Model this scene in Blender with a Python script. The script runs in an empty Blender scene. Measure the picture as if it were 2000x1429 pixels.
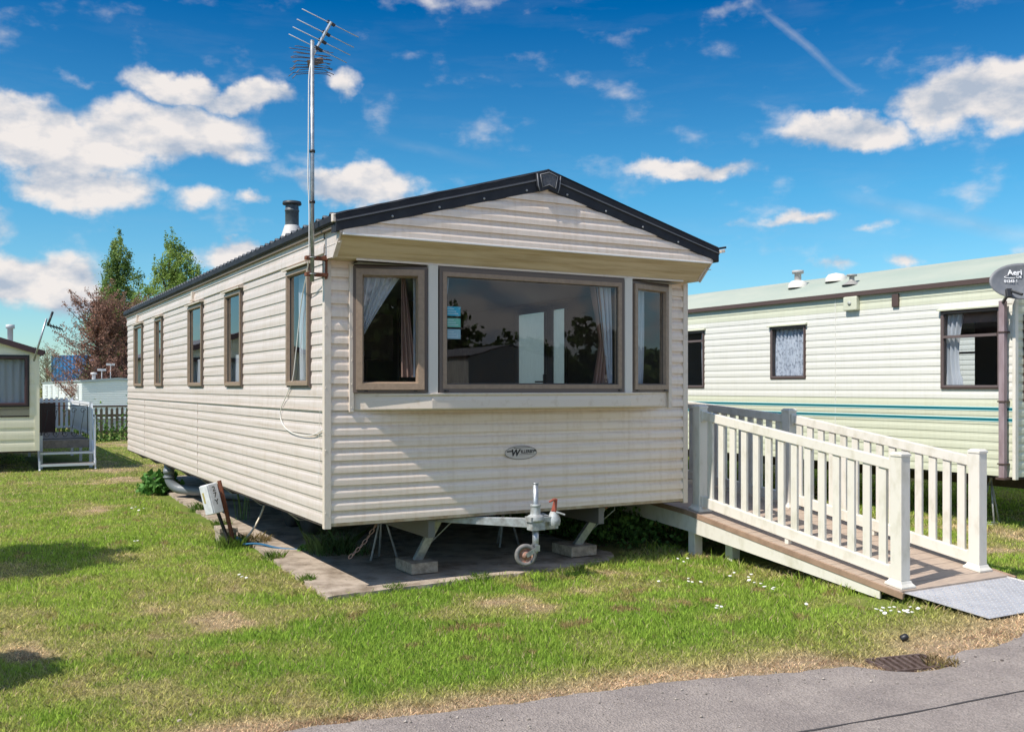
import bpy, math, random
import numpy as np
from mathutils import Vector, Matrix
random.seed(4); rng = np.random.default_rng(7)
R = math.radians
S = bpy.context.scene
C = S.collection

# ---------------------------------------------------------------- camera, sky, sun, exposure
CAMP = Vector((-2.5305, -7.5687, 1.67)); YAW = math.atan2(.489, .873)
FPX = 1909.0; HY = 755.0
cam_d = bpy.data.cameras.new('camera'); cam = bpy.data.objects.new('camera', cam_d); C.objects.link(cam)
cam.location = CAMP; cam.rotation_euler = (R(90), 0, -YAW)
cam_d.sensor_fit = 'HORIZONTAL'; cam_d.sensor_width = 36.0; cam_d.lens = 36.0 * FPX / 2000
cam_d.shift_y = -(714.5 - HY) / 2000; cam_d.clip_end = 3000
S.camera = cam
def at(x, y, D):
    """a point seen at photo pixel (x, y) at depth D metres"""
    X = (x - 1000) / FPX * D
    return Vector((CAMP.x + X * math.cos(YAW) + D * math.sin(YAW), CAMP.y - X * math.sin(YAW) + D * math.cos(YAW), CAMP.z + (HY - y) / FPX * D))
def ground_at(x, y, z=0.0):
    return at(x, y, (CAMP.z - z) * FPX / (y - HY))

SUN = Vector((.79, .115, -1.0)).normalized()      # travel direction of the light
sun_d = bpy.data.lights.new('sun', 'SUN'); sun = bpy.data.objects.new('sun', sun_d); C.objects.link(sun)
sun_d.energy = 4.5; sun_d.angle = R(.53); sun_d.color = (1.0, .93, .84)
sun.rotation_euler = SUN.to_track_quat('-Z', 'Y').to_euler(); sun.location = (-20, -8, 30)
S.view_settings.view_transform = 'Standard'; S.view_settings.look = 'None'
S.view_settings.exposure = 0.42; S.view_settings.gamma = 1.0

W = bpy.data.worlds.new('World'); S.world = W; W.use_nodes = True
nt = W.node_tree; nt.nodes.clear(); N = nt.nodes.new; L = nt.links.new
def wm(op, a, b=None, clamp=False):
    n = N('ShaderNodeMath'); n.operation = op; n.use_clamp = clamp
    for i, v in enumerate((a, b)):
        if v is None: continue
        if isinstance(v, (int, float)): n.inputs[i].default_value = v
        else: L(v, n.inputs[i])
    return n.outputs[0]
def vm(op, a, b=None):
    n = N('ShaderNodeVectorMath'); n.operation = op
    for i, v in enumerate((a, b)):
        if v is None: continue
        if isinstance(v, (tuple, list)): n.inputs[i].default_value = v
        else: L(v, n.inputs[i])
    return n.outputs[1] if op == 'LENGTH' else n.outputs[0]
sky = N('ShaderNodeTexSky'); sky.sky_type = 'NISHITA'; sky.sun_disc = False
sky.sun_elevation = R(51.4); sky.sun_rotation = R(261.7); sky.altitude = 0; sky.air_density = 1.0; sky.dust_density = .35; sky.ozone_density = 4.0
tc = N('ShaderNodeTexCoord'); sep = N('ShaderNodeSeparateXYZ'); L(tc.outputs['Generated'], sep.inputs[0])
az = wm('ARCTAN2', sep.outputs[0], sep.outputs[1]); el = wm('ARCSINE', sep.outputs[2])
cmb = N('ShaderNodeCombineXYZ'); L(az, cmb.inputs[0]); L(el, cmb.inputs[1]); P = cmb.outputs[0]
def noise(vec, scale, detail, rough=.55, lac=2.0):
    n = N('ShaderNodeTexNoise'); n.inputs['Scale'].default_value = scale; n.inputs['Detail'].default_value = detail
    n.inputs['Roughness'].default_value = rough; L(vec, n.inputs['Vector']); return n
w1 = noise(P, 13, 5, .6); wv = vm('SUBTRACT', w1.outputs['Color'], (.5, .5, .5)); wv = vm('MULTIPLY', wv, (.085, .055, 0))
PW = vm('ADD', P, wv)
# cumulus clouds: centre pixel, half sizes, strength
CL = [(120, 270, 200, 72, 1), (330, 255, 215, 66, 1), (150, 355, 135, 55, 1), (20, 240, 110, 50, .95),
      (340, 165, 105, 36, .9), (465, 190, 130, 34, .85), (560, 190, 40, 26, .6), (180, 150, 90, 16, .3), (672, 165, 46, 30, .7), (380, 390, 62, 30, .62), (495, 395, 42, 17, .5),
      (690, 360, 150, 42, .85), (780, 378, 90, 26, .6), (40, 550, 160, 62, .9), (150, 590, 110, 45, .75), (450, 505, 90, 34, .75),
      (1345, 325, 140, 24, .75), (1930, 190, 150, 72, 1), (1850, 200, 100, 45, .85), (1660, 255, 120, 36, .9), (1570, 432, 85, 17, .6), (1700, 435, 62, 15, .36), (1650, 508, 60, 14, .42), (1775, 500, 50, 18, .55),
      (1420, 445, 70, 13, .22), (1595, 530, 95, 14, .2), (850, 5, 130, 14, .16), (1465, 12, 80, 22, .22), (1090, 145, 70, 20, .14), (990, 120, 36, 20, .10), (1280, 12, 40, 12, .12),
      (2250, 480, 180, 60, .9), (-250, 420, 220, 90, 1), (1300, 590, 120, 20, .3)]
field = None
for (x, y, rx, ry, s) in CL:
    dx, dz = (x - 1000) / FPX, (HY - y) / FPX
    d = Vector((dx * math.cos(YAW) + math.sin(YAW), -dx * math.sin(YAW) + math.cos(YAW), dz)).normalized()
    q = vm('SUBTRACT', PW, (math.atan2(d.x, d.y), math.asin(d.z), 0)); q = vm('MULTIPLY', q, (FPX / rx / .95, FPX / ry / .92, 0))
    f = wm('MULTIPLY', wm('SUBTRACT', 1.12, vm('LENGTH', q)), s * (1.3 if s > .7 else 1.0))
    field = f if field is None else wm('MAXIMUM', field, f)
# unseen clouds added behind and overhead to lift the neutral fill light
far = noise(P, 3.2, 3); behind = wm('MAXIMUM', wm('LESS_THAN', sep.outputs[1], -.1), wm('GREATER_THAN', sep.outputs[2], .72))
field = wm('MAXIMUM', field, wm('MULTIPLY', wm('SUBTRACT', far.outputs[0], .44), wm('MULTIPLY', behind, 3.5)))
PS = vm('MULTIPLY', P, (1, 1.7, 0))
n1 = noise(PS, 15, 7, .55); n2 = noise(vm('ADD', PS, (-.008, .032, 0)), 15, 7, .55)
dens = wm('ADD', field, wm('MULTIPLY', wm('SUBTRACT', n1.outputs[0], .5), 1.35))
ramp = N('ShaderNodeMapRange'); ramp.interpolation_type = 'SMOOTHSTEP'; L(dens, ramp.inputs[0]); ramp.inputs[1].default_value = .04; ramp.inputs[2].default_value = .64
# thin high wisps
wsp = noise(vm('MULTIPLY', P, (3.0, 16, 0)), 2.2, 7, .62)
wr = N('ShaderNodeMapRange'); L(wsp.outputs[0], wr.inputs[0]); wr.inputs[1].default_value = .5; wr.inputs[2].default_value = .85; wr.inputs[4].default_value = .07
def streak(p0, p1, w, s):
    a = [(math.atan2(v.x, v.y), math.asin(v.z)) for v in [(at(p[0], p[1], 10) - CAMP).normalized() for p in (p0, p1)]]
    ux, uy = a[1][0] - a[0][0], a[1][1] - a[0][1]; l = math.hypot(ux, uy); ux /= l; uy /= l
    q = vm('SUBTRACT', vm('ADD', P, vm('MULTIPLY', wv, (.22, .22, 0))), (a[0][0], a[0][1], 0))
    dt = N('ShaderNodeVectorMath'); dt.operation = 'DOT_PRODUCT'; L(q, dt.inputs[0]); dt.inputs[1].default_value = (ux, uy, 0)
    dn = N('ShaderNodeVectorMath'); dn.operation = 'DOT_PRODUCT'; L(q, dn.inputs[0]); dn.inputs[1].default_value = (-uy, ux, 0)
    t = wm('DIVIDE', dt.outputs['Value'], l)
    env = wm('MULTIPLY', wm('MULTIPLY', t, wm('SUBTRACT', 1.0, t)), 4.0, True)
    ac = wm('SUBTRACT', 1.0, wm('DIVIDE', wm('ABSOLUTE', dn.outputs['Value']), w / FPX), True)
    return wm('MULTIPLY', wm('MULTIPLY', env, ac), wm('MULTIPLY', n1.outputs[0], s * 1.6), True)
thin = wm('MAXIMUM', wm('MAXIMUM', wr.outputs[0], streak((1440, -25), (1700, 195), 9, .30)), streak((1600, 370), (2150, 490), 20, .28))
thin = wm('MAXIMUM', thin, streak((700, 262), (1000, 330), 14, .12))
alpha = wm('MAXIMUM', wm('MULTIPLY', ramp.outputs[0], .97), thin)
lit = wm('ADD', .70, wm('ADD', wm('MULTIPLY', wm('SUBTRACT', n1.outputs[0], n2.outputs[0]), 1.7), wm('MULTIPLY', ramp.outputs[0], .10)), False)
litc = wm('MAXIMUM', wm('MINIMUM', lit, .96), .48)
mixc = N('ShaderNodeMix'); mixc.data_type = 'RGBA'; mixc.inputs[6].default_value = (3.3, 3.8, 4.6, 1); mixc.inputs[7].default_value = (6.7, 6.3, 6.05, 1)
lr = N('ShaderNodeMapRange'); L(litc, lr.inputs[0]); lr.inputs[1].default_value = .5; lr.inputs[2].default_value = .92; L(lr.outputs[0], mixc.inputs[0])
# deeper blue overhead, paler towards the horizon
elr = N('ShaderNodeValToRGB'); er = wm('MULTIPLY', el, 1 / .42); L(er, elr.inputs[0])
elr.color_ramp.elements[0].position = 0; elr.color_ramp.elements[0].color = (.84, 1.04, 1.04, 1)
elr.color_ramp.elements[1].position = .88; elr.color_ramp.elements[1].color = (.0, .45, .78, 1)
e2 = elr.color_ramp.elements.new(.45); e2.color = (.32, .86, 1.0, 1)
tint = N('ShaderNodeMix'); tint.data_type = 'RGBA'; tint.blend_type = 'MULTIPLY'; tint.inputs[0].default_value = 1
L(sky.outputs[0], tint.inputs[6]); L(elr.outputs[0], tint.inputs[7])
fin = N('ShaderNodeMix'); fin.data_type = 'RGBA'; L(alpha, fin.inputs[0]); L(tint.outputs[2], fin.inputs[6]); L(mixc.outputs[2], fin.inputs[7])
sc_ = N('ShaderNodeMapRange'); sc_.interpolation_type = 'SMOOTHSTEP'; L(sep.outputs[1], sc_.inputs[0]); sc_.inputs[1].default_value = .1; sc_.inputs[2].default_value = -.4; sc_.inputs[3].default_value = .78; sc_.inputs[4].default_value = 1.15  # sky behind the view brightened as added fill, visible side dimmed
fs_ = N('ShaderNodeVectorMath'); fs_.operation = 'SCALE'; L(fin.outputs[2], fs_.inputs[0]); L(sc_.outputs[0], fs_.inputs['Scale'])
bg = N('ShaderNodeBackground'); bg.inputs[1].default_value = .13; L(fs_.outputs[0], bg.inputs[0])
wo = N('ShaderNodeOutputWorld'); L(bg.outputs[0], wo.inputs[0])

# ---------------------------------------------------------------- materials
MATS = {}
def mat(name, col, rough=.6, metal=0.0, col2=None, nscale=6.0, nstretch=(1, 1, 1), bump=0.0, bscale=60.0, spec=.5, fac=(.4, .65), island=0.0, trans=0.0, coat=0.0):
    if name in MATS: return MATS[name]
    m = bpy.data.materials.new(name); m.use_nodes = True; MATS[name] = m
    t = m.node_tree; b = t.nodes['Principled BSDF']; nn = t.nodes.new; ll = t.links.new
    b.inputs['Base Color'].default_value = (*col, 1); b.inputs['Roughness'].default_value = rough; b.inputs['Metallic'].default_value = metal
    b.inputs['Specular IOR Level'].default_value = spec; b.inputs['Coat Weight'].default_value = coat
    out = None
    tcn = nn('ShaderNodeNewGeometry')
    if col2 is not None:
        mp = nn('ShaderNodeMapping'); mp.inputs['Scale'].default_value = nstretch; ll(tcn.outputs['Position'], mp.inputs[0])
        nz = nn('ShaderNodeTexNoise'); nz.inputs['Scale'].default_value = nscale; nz.inputs['Detail'].default_value = 6; nz.inputs['Roughness'].default_value = .62; ll(mp.outputs[0], nz.inputs['Vector'])
        mr = nn('ShaderNodeMapRange'); ll(nz.outputs[0], mr.inputs[0]); mr.inputs[1].default_value = fac[0]; mr.inputs[2].default_value = fac[1]
        mx = nn('ShaderNodeMix'); mx.data_type = 'RGBA'; mx.inputs[6].default_value = (*col, 1); mx.inputs[7].default_value = (*col2, 1); ll(mr.outputs[0], mx.inputs[0]); out = mx.outputs[2]
    if island:
        mr2 = nn('ShaderNodeMapRange'); ll(tcn.outputs['Random Per Island'], mr2.inputs[0]); mr2.inputs[3].default_value = 1 - island; mr2.inputs[4].default_value = 1 + island
        mu = nn('ShaderNodeMix'); mu.data_type = 'RGBA'; mu.blend_type = 'MULTIPLY'; mu.inputs[0].default_value = 1
        if out: ll(out, mu.inputs[6])
        else: mu.inputs[6].default_value = (*col, 1)
        ll(mr2.outputs[0], mu.inputs[7]); out = mu.outputs[2]
    if out: ll(out, b.inputs['Base Color'])
    if bump:
        nb = nn('ShaderNodeTexNoise'); nb.inputs['Scale'].default_value = bscale; nb.inputs['Detail'].default_value = 5; ll(tcn.outputs['Position'], nb.inputs['Vector'])
        bp = nn('ShaderNodeBump'); bp.inputs['Strength'].default_value = bump; bp.inputs['Distance'].default_value = .01; ll(nb.outputs[0], bp.inputs['Height']); ll(bp.outputs[0], b.inputs['Normal'])
    if trans:
        tr = nn('ShaderNodeBsdfTranslucent'); ms = nn('ShaderNodeMixShader'); ms.inputs[0].default_value = trans
        if out: ll(out, tr.inputs[0])
        else: tr.inputs[0].default_value = (*col, 1)
        ll(b.outputs[0], ms.inputs[1]); ll(tr.outputs[0], ms.inputs[2]); ll(ms.outputs[0], t.nodes['Material Output'].inputs[0])
    return m
def glass(name='window_glass', tint=(.86, .89, .91), refl=1.5):
    m = bpy.data.materials.new(name); m.use_nodes = True; t = m.node_tree; t.nodes.clear(); nn = t.nodes.new; ll = t.links.new
    tr = nn('ShaderNodeBsdfTransparent'); tr.inputs[0].default_value = (*tint, 1); gl = nn('ShaderNodeBsdfGlossy'); gl.inputs['Roughness'].default_value = .004; gl.inputs[0].default_value = (.95, .97, 1, 1)
    g0 = nn('ShaderNodeNewGeometry'); dt = nn('ShaderNodeVectorMath'); dt.operation = 'DOT_PRODUCT'; ll(g0.outputs['Incoming'], dt.inputs[0]); ll(g0.outputs['Normal'], dt.inputs[1])
    ab = nn('ShaderNodeMath'); ab.operation = 'ABSOLUTE'; ll(dt.outputs['Value'], ab.inputs[0]); su = nn('ShaderNodeMath'); su.operation = 'SUBTRACT'; su.inputs[0].default_value = 1; ll(ab.outputs[0], su.inputs[1])
    pw = nn('ShaderNodeMath'); pw.operation = 'POWER'; ll(su.outputs[0], pw.inputs[0]); pw.inputs[1].default_value = 4.5; fr = nn('ShaderNodeMapRange'); ll(pw.outputs[0], fr.inputs[0]); fr.inputs[3].default_value = .045; fr.inputs[4].default_value = 1
    g = nn('ShaderNodeNewGeometry'); nz = nn('ShaderNodeTexNoise'); nz.inputs['Scale'].default_value = 1.7; nz.inputs['Detail'].default_value = 1; ll(g.outputs['Position'], nz.inputs['Vector'])
    bp = nn('ShaderNodeBump'); bp.inputs['Strength'].default_value = .25; bp.inputs['Distance'].default_value = .004; ll(nz.outputs[0], bp.inputs['Height']); ll(bp.outputs[0], gl.inputs['Normal'])
    ms = nn('ShaderNodeMixShader'); ll(fr.outputs[0], ms.inputs[0]); ll(tr.outputs[0], ms.inputs[1]); ll(gl.outputs[0], ms.inputs[2])
    o = nn('ShaderNodeOutputMaterial'); ll(ms.outputs[0], o.inputs[0]); return m
GLASS = glass(); 
def siding_mat(name, base, dirt, amt=(.45, .75), streak=(1.2, 1.2, 26), rough=.42, grime=.35):
    m = bpy.data.materials.new(name); m.use_nodes = True; t = m.node_tree; b = t.nodes['Principled BSDF']; nn = t.nodes.new; ll = t.links.new
    b.inputs['Roughness'].default_value = rough
    g = nn('ShaderNodeNewGeometry')
    mp = nn('ShaderNodeMapping'); mp.inputs['Scale'].default_value = streak; ll(g.outputs['Position'], mp.inputs[0])
    nz = nn('ShaderNodeTexNoise'); nz.inputs['Scale'].default_value = 1.0; nz.inputs['Detail'].default_value = 7; nz.inputs['Roughness'].default_value = .65; ll(mp.outputs[0], nz.inputs['Vector'])
    mr = nn('ShaderNodeMapRange'); ll(nz.outputs[0], mr.inputs[0]); mr.inputs[1].default_value = amt[0]; mr.inputs[2].default_value = amt[1]; mr.inputs[4].default_value = grime
    mp2 = nn('ShaderNodeMapping'); mp2.inputs['Scale'].default_value = (26, 26, 1.6); ll(g.outputs['Position'], mp2.inputs[0])
    n2 = nn('ShaderNodeTexNoise'); n2.inputs['Scale'].default_value = 1.0; n2.inputs['Detail'].default_value = 6; ll(mp2.outputs[0], n2.inputs['Vector'])
    m2 = nn('ShaderNodeMapRange'); ll(n2.outputs[0], m2.inputs[0]); m2.inputs[1].default_value = .46; m2.inputs[2].default_value = .74; m2.inputs[4].default_value = grime * .6
    mx = nn('ShaderNodeMix'); mx.data_type = 'RGBA'; mx.inputs[6].default_value = (*base, 1); mx.inputs[7].default_value = (*dirt, 1)
    ad = nn('ShaderNodeMath'); ad.operation = 'ADD'; ad.use_clamp = True; ll(mr.outputs[0], ad.inputs[0]); ll(m2.outputs[0], ad.inputs[1]); ll(ad.outputs[0], mx.inputs[0])
    ll(mx.outputs[2], b.inputs['Base Color'])
    nb = nn('ShaderNodeTexNoise'); nb.inputs['Scale'].default_value = 5; nb.inputs['Detail'].default_value = 3; ll(g.outputs['Position'], nb.inputs['Vector'])
    bp = nn('ShaderNodeBump'); bp.inputs['Strength'].default_value = .2; bp.inputs['Distance'].default_value = .012; ll(nb.outputs[0], bp.inputs['Height']); ll(bp.outputs[0], b.inputs['Normal'])
    return m
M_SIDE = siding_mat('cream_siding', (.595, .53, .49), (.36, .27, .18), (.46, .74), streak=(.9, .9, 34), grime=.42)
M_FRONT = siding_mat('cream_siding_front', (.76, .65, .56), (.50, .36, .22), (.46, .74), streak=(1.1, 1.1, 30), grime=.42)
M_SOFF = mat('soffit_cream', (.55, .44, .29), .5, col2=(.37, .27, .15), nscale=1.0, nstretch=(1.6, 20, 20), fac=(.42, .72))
M_TRIM = mat('cream_trim', (.64, .56, .48), .4, col2=(.48, .38, .28), nscale=14, fac=(.55, .85))
M_TAN = mat('tan_window_frame', (.24, .172, .12), .42, col2=(.29, .21, .15), nscale=30)
M_TAN2 = mat('tan_window_rebate', (.12, .092, .078), .5)
M_GASK = mat('rubber_gasket', (.02, .02, .022), .6)
M_CHAR = mat('charcoal_fascia', (.018, .020, .027), .65, col2=(.028, .031, .038), nscale=5, nstretch=(1, 1, 1), spec=.25)
M_CHARL = mat('charcoal_highlight', (.15, .155, .17), .5)
M_ROOFT = mat('roof_tile_sheet', (.040, .046, .055), .6, col2=(.08, .09, .10), nscale=20)
M_GALV = mat('galvanised_steel', (.42, .45, .47), .45, .7, col2=(.26, .28, .30), nscale=22, bump=.1)
M_GALVP = mat('dull_zinc', (.40, .43, .44), .6, .25, col2=(.25, .25, .24), nscale=18)
M_RUST = mat('rusty_steel', (.20, .065, .03), .85, 0, col2=(.10, .035, .02), nscale=60, bump=.4, bscale=150)
M_BLK = mat('black_plastic', (.015, .015, .017), .45)
M_WHITE = mat('white_upvc', (.68, .65, .58), .42, col2=(.50, .47, .37), nscale=9, nstretch=(1, 1, .5), fac=(.5, .82))
M_PLAST = mat('white_plastic', (.72, .74, .76), .4, col2=(.55, .56, .58), nscale=14)
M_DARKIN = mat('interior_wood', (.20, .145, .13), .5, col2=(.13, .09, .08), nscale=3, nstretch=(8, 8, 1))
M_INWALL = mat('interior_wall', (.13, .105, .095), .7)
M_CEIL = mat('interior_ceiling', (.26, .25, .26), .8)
M_CONC = mat('concrete_pad', (.44, .365, .29), .9, col2=(.20, .155, .11), nscale=4.5, bump=.6, bscale=90, fac=(.42, .66))
M_BLOCK = mat('concrete_block', (.42, .35, .27), .9, col2=(.22, .18, .14), nscale=20, bump=.6, bscale=120)
M_UNDER = mat('dark_underside', (.07, .055, .045), .9, col2=(.04, .03, .025), nscale=8)
M_CURT = mat('pale_curtain', (.78, .80, .84), .85, trans=.4)
M_CURTB = mat('brown_curtain_lining', (.30, .18, .14), .85)
M_RUB = mat('tyre_rubber', (.13, .13, .13), .75, col2=(.2, .19, .18), nscale=30)

# ---------------------------------------------------------------- mesh builder
class MB:
    def __init__(s): s.v = []; s.f = []; s.m = []; s.sm = []
    def add(s, vs, fs, mi=0, sm=False):
        o = len(s.v); s.v += [tuple(p) for p in vs]
        for f in fs: s.f.append(tuple(i + o for i in f)); s.m.append(mi); s.sm.append(sm)
    def quad(s, a, b, c, d, mi=0): s.add([a, b, c, d], [(0, 1, 2, 3)], mi)
    def poly(s, pts, mi=0): s.add(pts, [tuple(range(len(pts)))], mi)
    def box(s, x0, y0, z0, x1, y1, z1, mi=0):
        x0, x1 = min(x0, x1), max(x0, x1); y0, y1 = min(y0, y1), max(y0, y1); z0, z1 = min(z0, z1), max(z0, z1)
        s.add([(x0, y0, z0), (x1, y0, z0), (x1, y1, z0), (x0, y1, z0), (x0, y0, z1), (x1, y0, z1), (x1, y1, z1), (x0, y1, z1)],
              [(0, 3, 2, 1), (4, 5, 6, 7), (0, 1, 5, 4), (1, 2, 6, 5), (2, 3, 7, 6), (3, 0, 4, 7)], mi); return s
    def bar(s, p, q, w, h, up=(0, 0, 1), mi=0, w2=None, h2=None):
        p = Vector(p); q = Vector(q); d = (q - p).normalized(); x = d.cross(Vector(up))
        if x.length < 1e-4: x = d.cross(Vector((0, 1, 0)))
        x.normalize(); y = x.cross(d); vs = []
        for c, ww, hh in ((p, w, h), (q, w2 or w, h2 or h)):
            for a, b in ((-1, -1), (1, -1), (1, 1), (-1, 1)): vs.append(c + x * a * ww / 2 + y * b * hh / 2)
        s.add(vs, [(3, 2, 1, 0), (4, 5, 6, 7), (0, 1, 5, 4), (1, 2, 6, 5), (2, 3, 7, 6), (3, 0, 4, 7)], mi); return s
    def tube(s, pts, r, seg=10, mi=0, caps=True, closed=False):
        pts = [Vector(p) for p in pts]; n = len(pts); rs = r if isinstance(r, (list, tuple)) else [r] * n
        vs = []; pre = None
        for i, p in enumerate(pts):
            d = (pts[min(i + 1, n - 1)] - pts[max(i - 1, 0)])
            if closed: d = pts[(i + 1) % n] - pts[i - 1]
            if d.length < 1e-9: d = Vector((0, 0, 1))
            d.normalize()
            if pre is None:
                a = Vector((0, 0, 1)) if abs(d.z) < .9 else Vector((1, 0, 0)); x = d.cross(a).normalized()
            else: x = (pre - d * pre.dot(d)).normalized()
            pre = x; y = d.cross(x)
            for k in range(seg):
                t = 2 * math.pi * k / seg; vs.append(p + (x * math.cos(t) + y * math.sin(t)) * rs[i])
        fs = []
        for i in range(n if closed else n - 1):
            for k in range(seg):
                a = i * seg + k; b = i * seg + (k + 1) % seg; j = (i + 1) % n
                fs.append((a, b, j * seg + (k + 1) % seg, j * seg + k))
        s.add(vs, fs, mi, True)
        if caps and not closed:
            o = len(s.v) - n * seg; s.f.append(tuple(o + k for k in range(seg))[::-1]); s.f.append(tuple(o + (n - 1) * seg + k for k in range(seg))); s.m += [mi, mi]; s.sm += [False, False]
        return s
    def lathe(s, c, axis, prof, seg=24, mi=0):
        c = Vector(c); d = Vector(axis).normalized(); a = Vector((0, 0, 1)) if abs(d.z) < .9 else Vector((1, 0, 0)); x = d.cross(a).normalized(); y = d.cross(x); vs = []
        for (r, h) in prof:
            for k in range(seg):
                t = 2 * math.pi * k / seg; vs.append(c + d * h + (x * math.cos(t) + y * math.sin(t)) * r)
        fs = [(i * seg + k, i * seg + (k + 1) % seg, (i + 1) * seg + (k + 1) % seg, (i + 1) * seg + k) for i in range(len(prof) - 1) for k in range(seg)]
        s.add(vs, fs, mi, True); return s
    def prism(s, poly, mapf, d0, d1, mi=0):
        n = len(poly); vs = [mapf(a, b, d0) for a, b in poly] + [mapf(a, b, d1) for a, b in poly]
        fs = [tuple(range(n))[::-1], tuple(range(n, 2 * n))] + [(i, (i + 1) % n, n + (i + 1) % n, n + i) for i in range(n)]
        s.add(vs, fs, mi); return s
    def build(s, name, mats, parent=None, bevel=0.0, label=None):
        me = bpy.data.meshes.new(name); me.from_pydata([tuple(v) for v in s.v], [], s.f)
        for m in (mats if isinstance(mats, (list, tuple)) else [mats]): me.materials.append(m)
        me.polygons.foreach_set('material_index', s.m); me.polygons.foreach_set('use_smooth', s.sm)
        me.update()
        o = bpy.data.objects.new(name, me); C.objects.link(o)
        if parent: o.parent = parent
        if bevel:
            b = o.modifiers.new('bevel', 'BEVEL'); b.width = bevel; b.segments = 2; b.limit_method = 'ANGLE'; b.angle_limit = R(40)
        if label: o['label'] = label
        return o
def fixn(o):
    import bmesh
    b = bmesh.new(); b.from_mesh(o.data); bmesh.ops.recalc_face_normals(b, faces=b.faces); b.to_mesh(o.data); b.free(); return o
def tag(o, label=None, cat=None, group=None, kind=None):
    if label: o['label'] = label
    if cat: o['category'] = cat
    if group: o['group'] = group
    if kind: o['kind'] = kind
    return o
def empty(name, loc, label, cat, group=None):
    o = bpy.data.objects.new(name, None); o.empty_display_size = .2; C.objects.link(o); o.location = loc; return tag(o, label, cat, group)
def adopt(root):
    """parts were built in world space: keep them there under their root"""
    inv = Matrix.Translation(-root.location)
    for o in list(C.objects):
        if o.parent is root: o.matrix_parent_inverse = inv
def kids(r): return [o for o in C.objects if o.parent is r]
def copy_tree(o, parent=None):
    c = o.copy(); C.objects.link(c); c.parent = parent
    if parent is not None: c.matrix_parent_inverse = o.matrix_parent_inverse.copy()
    for k in kids(o): copy_tree(k, c)
    return c
def text_ob(s, size, m, parent, mw, ext=.001, name='lettering', shear=0.0, align='CENTER', bold=0.0):
    cu = bpy.data.curves.new('t', 'FONT'); cu.body = s; cu.size = size; cu.extrude = ext; cu.align_x = align; cu.align_y = 'CENTER'; cu.shear = shear; cu.offset = bold
    to = bpy.data.objects.new('t', cu); C.objects.link(to)
    me = bpy.data.meshes.new_from_object(to.evaluated_get(bpy.context.evaluated_depsgraph_get())); bpy.data.objects.remove(to)
    me.materials.clear(); me.materials.append(m); me.transform(mw)
    o = bpy.data.objects.new(name, me); C.objects.link(o)
    if parent: o.parent = parent
    return o
def frame_mat(o, ex, ez):
    ex = Vector(ex).normalized(); ez = Vector(ez).normalized(); n = ex.cross(ez)
    m = Matrix((ex, ez, n)).transposed().to_4x4(); m.translation = Vector(o); return m

# map functions: s along the wall, z up, d outwards
def map_v(v, sgn=-1): return lambda s, z, d: (s, v + sgn * d, z)
def map_u(u, sgn=-1): return lambda s, z, d: (u + sgn * d, s, z)
def siding(mb, mf, iv, z0, z1, pitch, depth, holes=(), mi=0, flip=False, wear=0.0):
    prof = []
    k = 0; z = z0
    while z < z1 - 1e-6:
        for a, d in ((0, depth), (.40, depth * .97), (.50, depth * .82), (.60, depth * .60), (.70, depth * .12), (.75, 0), (1.0, 0)):
            zz = z + a * pitch
            if zz <= z1: prof.append((zz, d))
        z += pitch
    if prof[-1][0] < z1 - 1e-6: prof.append((z1, prof[-1][1]))
    zs = sorted({h[2] for h in holes} | {h[3] for h in holes})
    p2 = [prof[0]]
    for (za, da), (zb, db) in zip(prof, prof[1:]):
        for q in zs:
            if za + 1e-6 < q < zb - 1e-6: p2.append((q, da + (db - da) * (q - za) / (zb - za)))
        p2.append((zb, db))
    for (za, da), (zb, db) in zip(p2, p2[1:]):
        zm = (za + zb) / 2; a0, a1 = iv(za); b0, b1 = iv(zb)
        cuts = sorted([(h[0], h[1]) for h in holes if h[2] - 1e-6 <= zm <= h[3] + 1e-6])
        segs = []; cur = (a0, b0)
        for c0, c1 in cuts: segs.append((cur[0], cur[1], c0, c0)); cur = (c1, c1)
        segs.append((cur[0], cur[1], a1, b1))
        for sa, sb, ea, eb in segs:
            if ea - sa < 1e-5 and eb - sb < 1e-5: continue
            q = [mf(sa, za, da), mf(ea, za, da), mf(eb, zb, db), mf(sb, zb, db)]
            mb.quad(*(q[::-1] if flip else q), mi)
def ring(mb, mf, s0, s1, z0, z1, w, d0, d1, chamfer=0.0, mi=0):
    """picture-frame ring with chamfered inner edge; d0 back, d1 front"""
    o = [(s0, z0), (s1, z0), (s1, z1), (s0, z1)]; a = [(s0 + w, z0 + w), (s1 - w, z0 + w), (s1 - w, z1 - w), (s0 + w, z1 - w)]
    c = w - chamfer; e = [(s0 + c, z0 + c), (s1 - c, z0 + c), (s1 - c, z1 - c), (s0 + c, z1 - c)]
    for i in range(4):
        j = (i + 1) % 4
        mb.quad(mf(*o[i], d0), mf(*o[j], d0), mf(*o[j], d1), mf(*o[i], d1), mi)
        mb.quad(mf(*o[i], d1), mf(*o[j], d1), mf(*e[j], d1), mf(*e[i], d1), mi)
        mb.quad(mf(*e[i], d1), mf(*e[j], d1), mf(*a[j], d0 + (d1 - d0) * .35), mf(*a[i], d0 + (d1 - d0) * .35), mi)
        mb.quad(mf(*a[i], d0 + (d1 - d0) * .35), mf(*a[j], d0 + (d1 - d0) * .35), mf(*a[j], d0), mf(*a[i], d0), mi)
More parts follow.
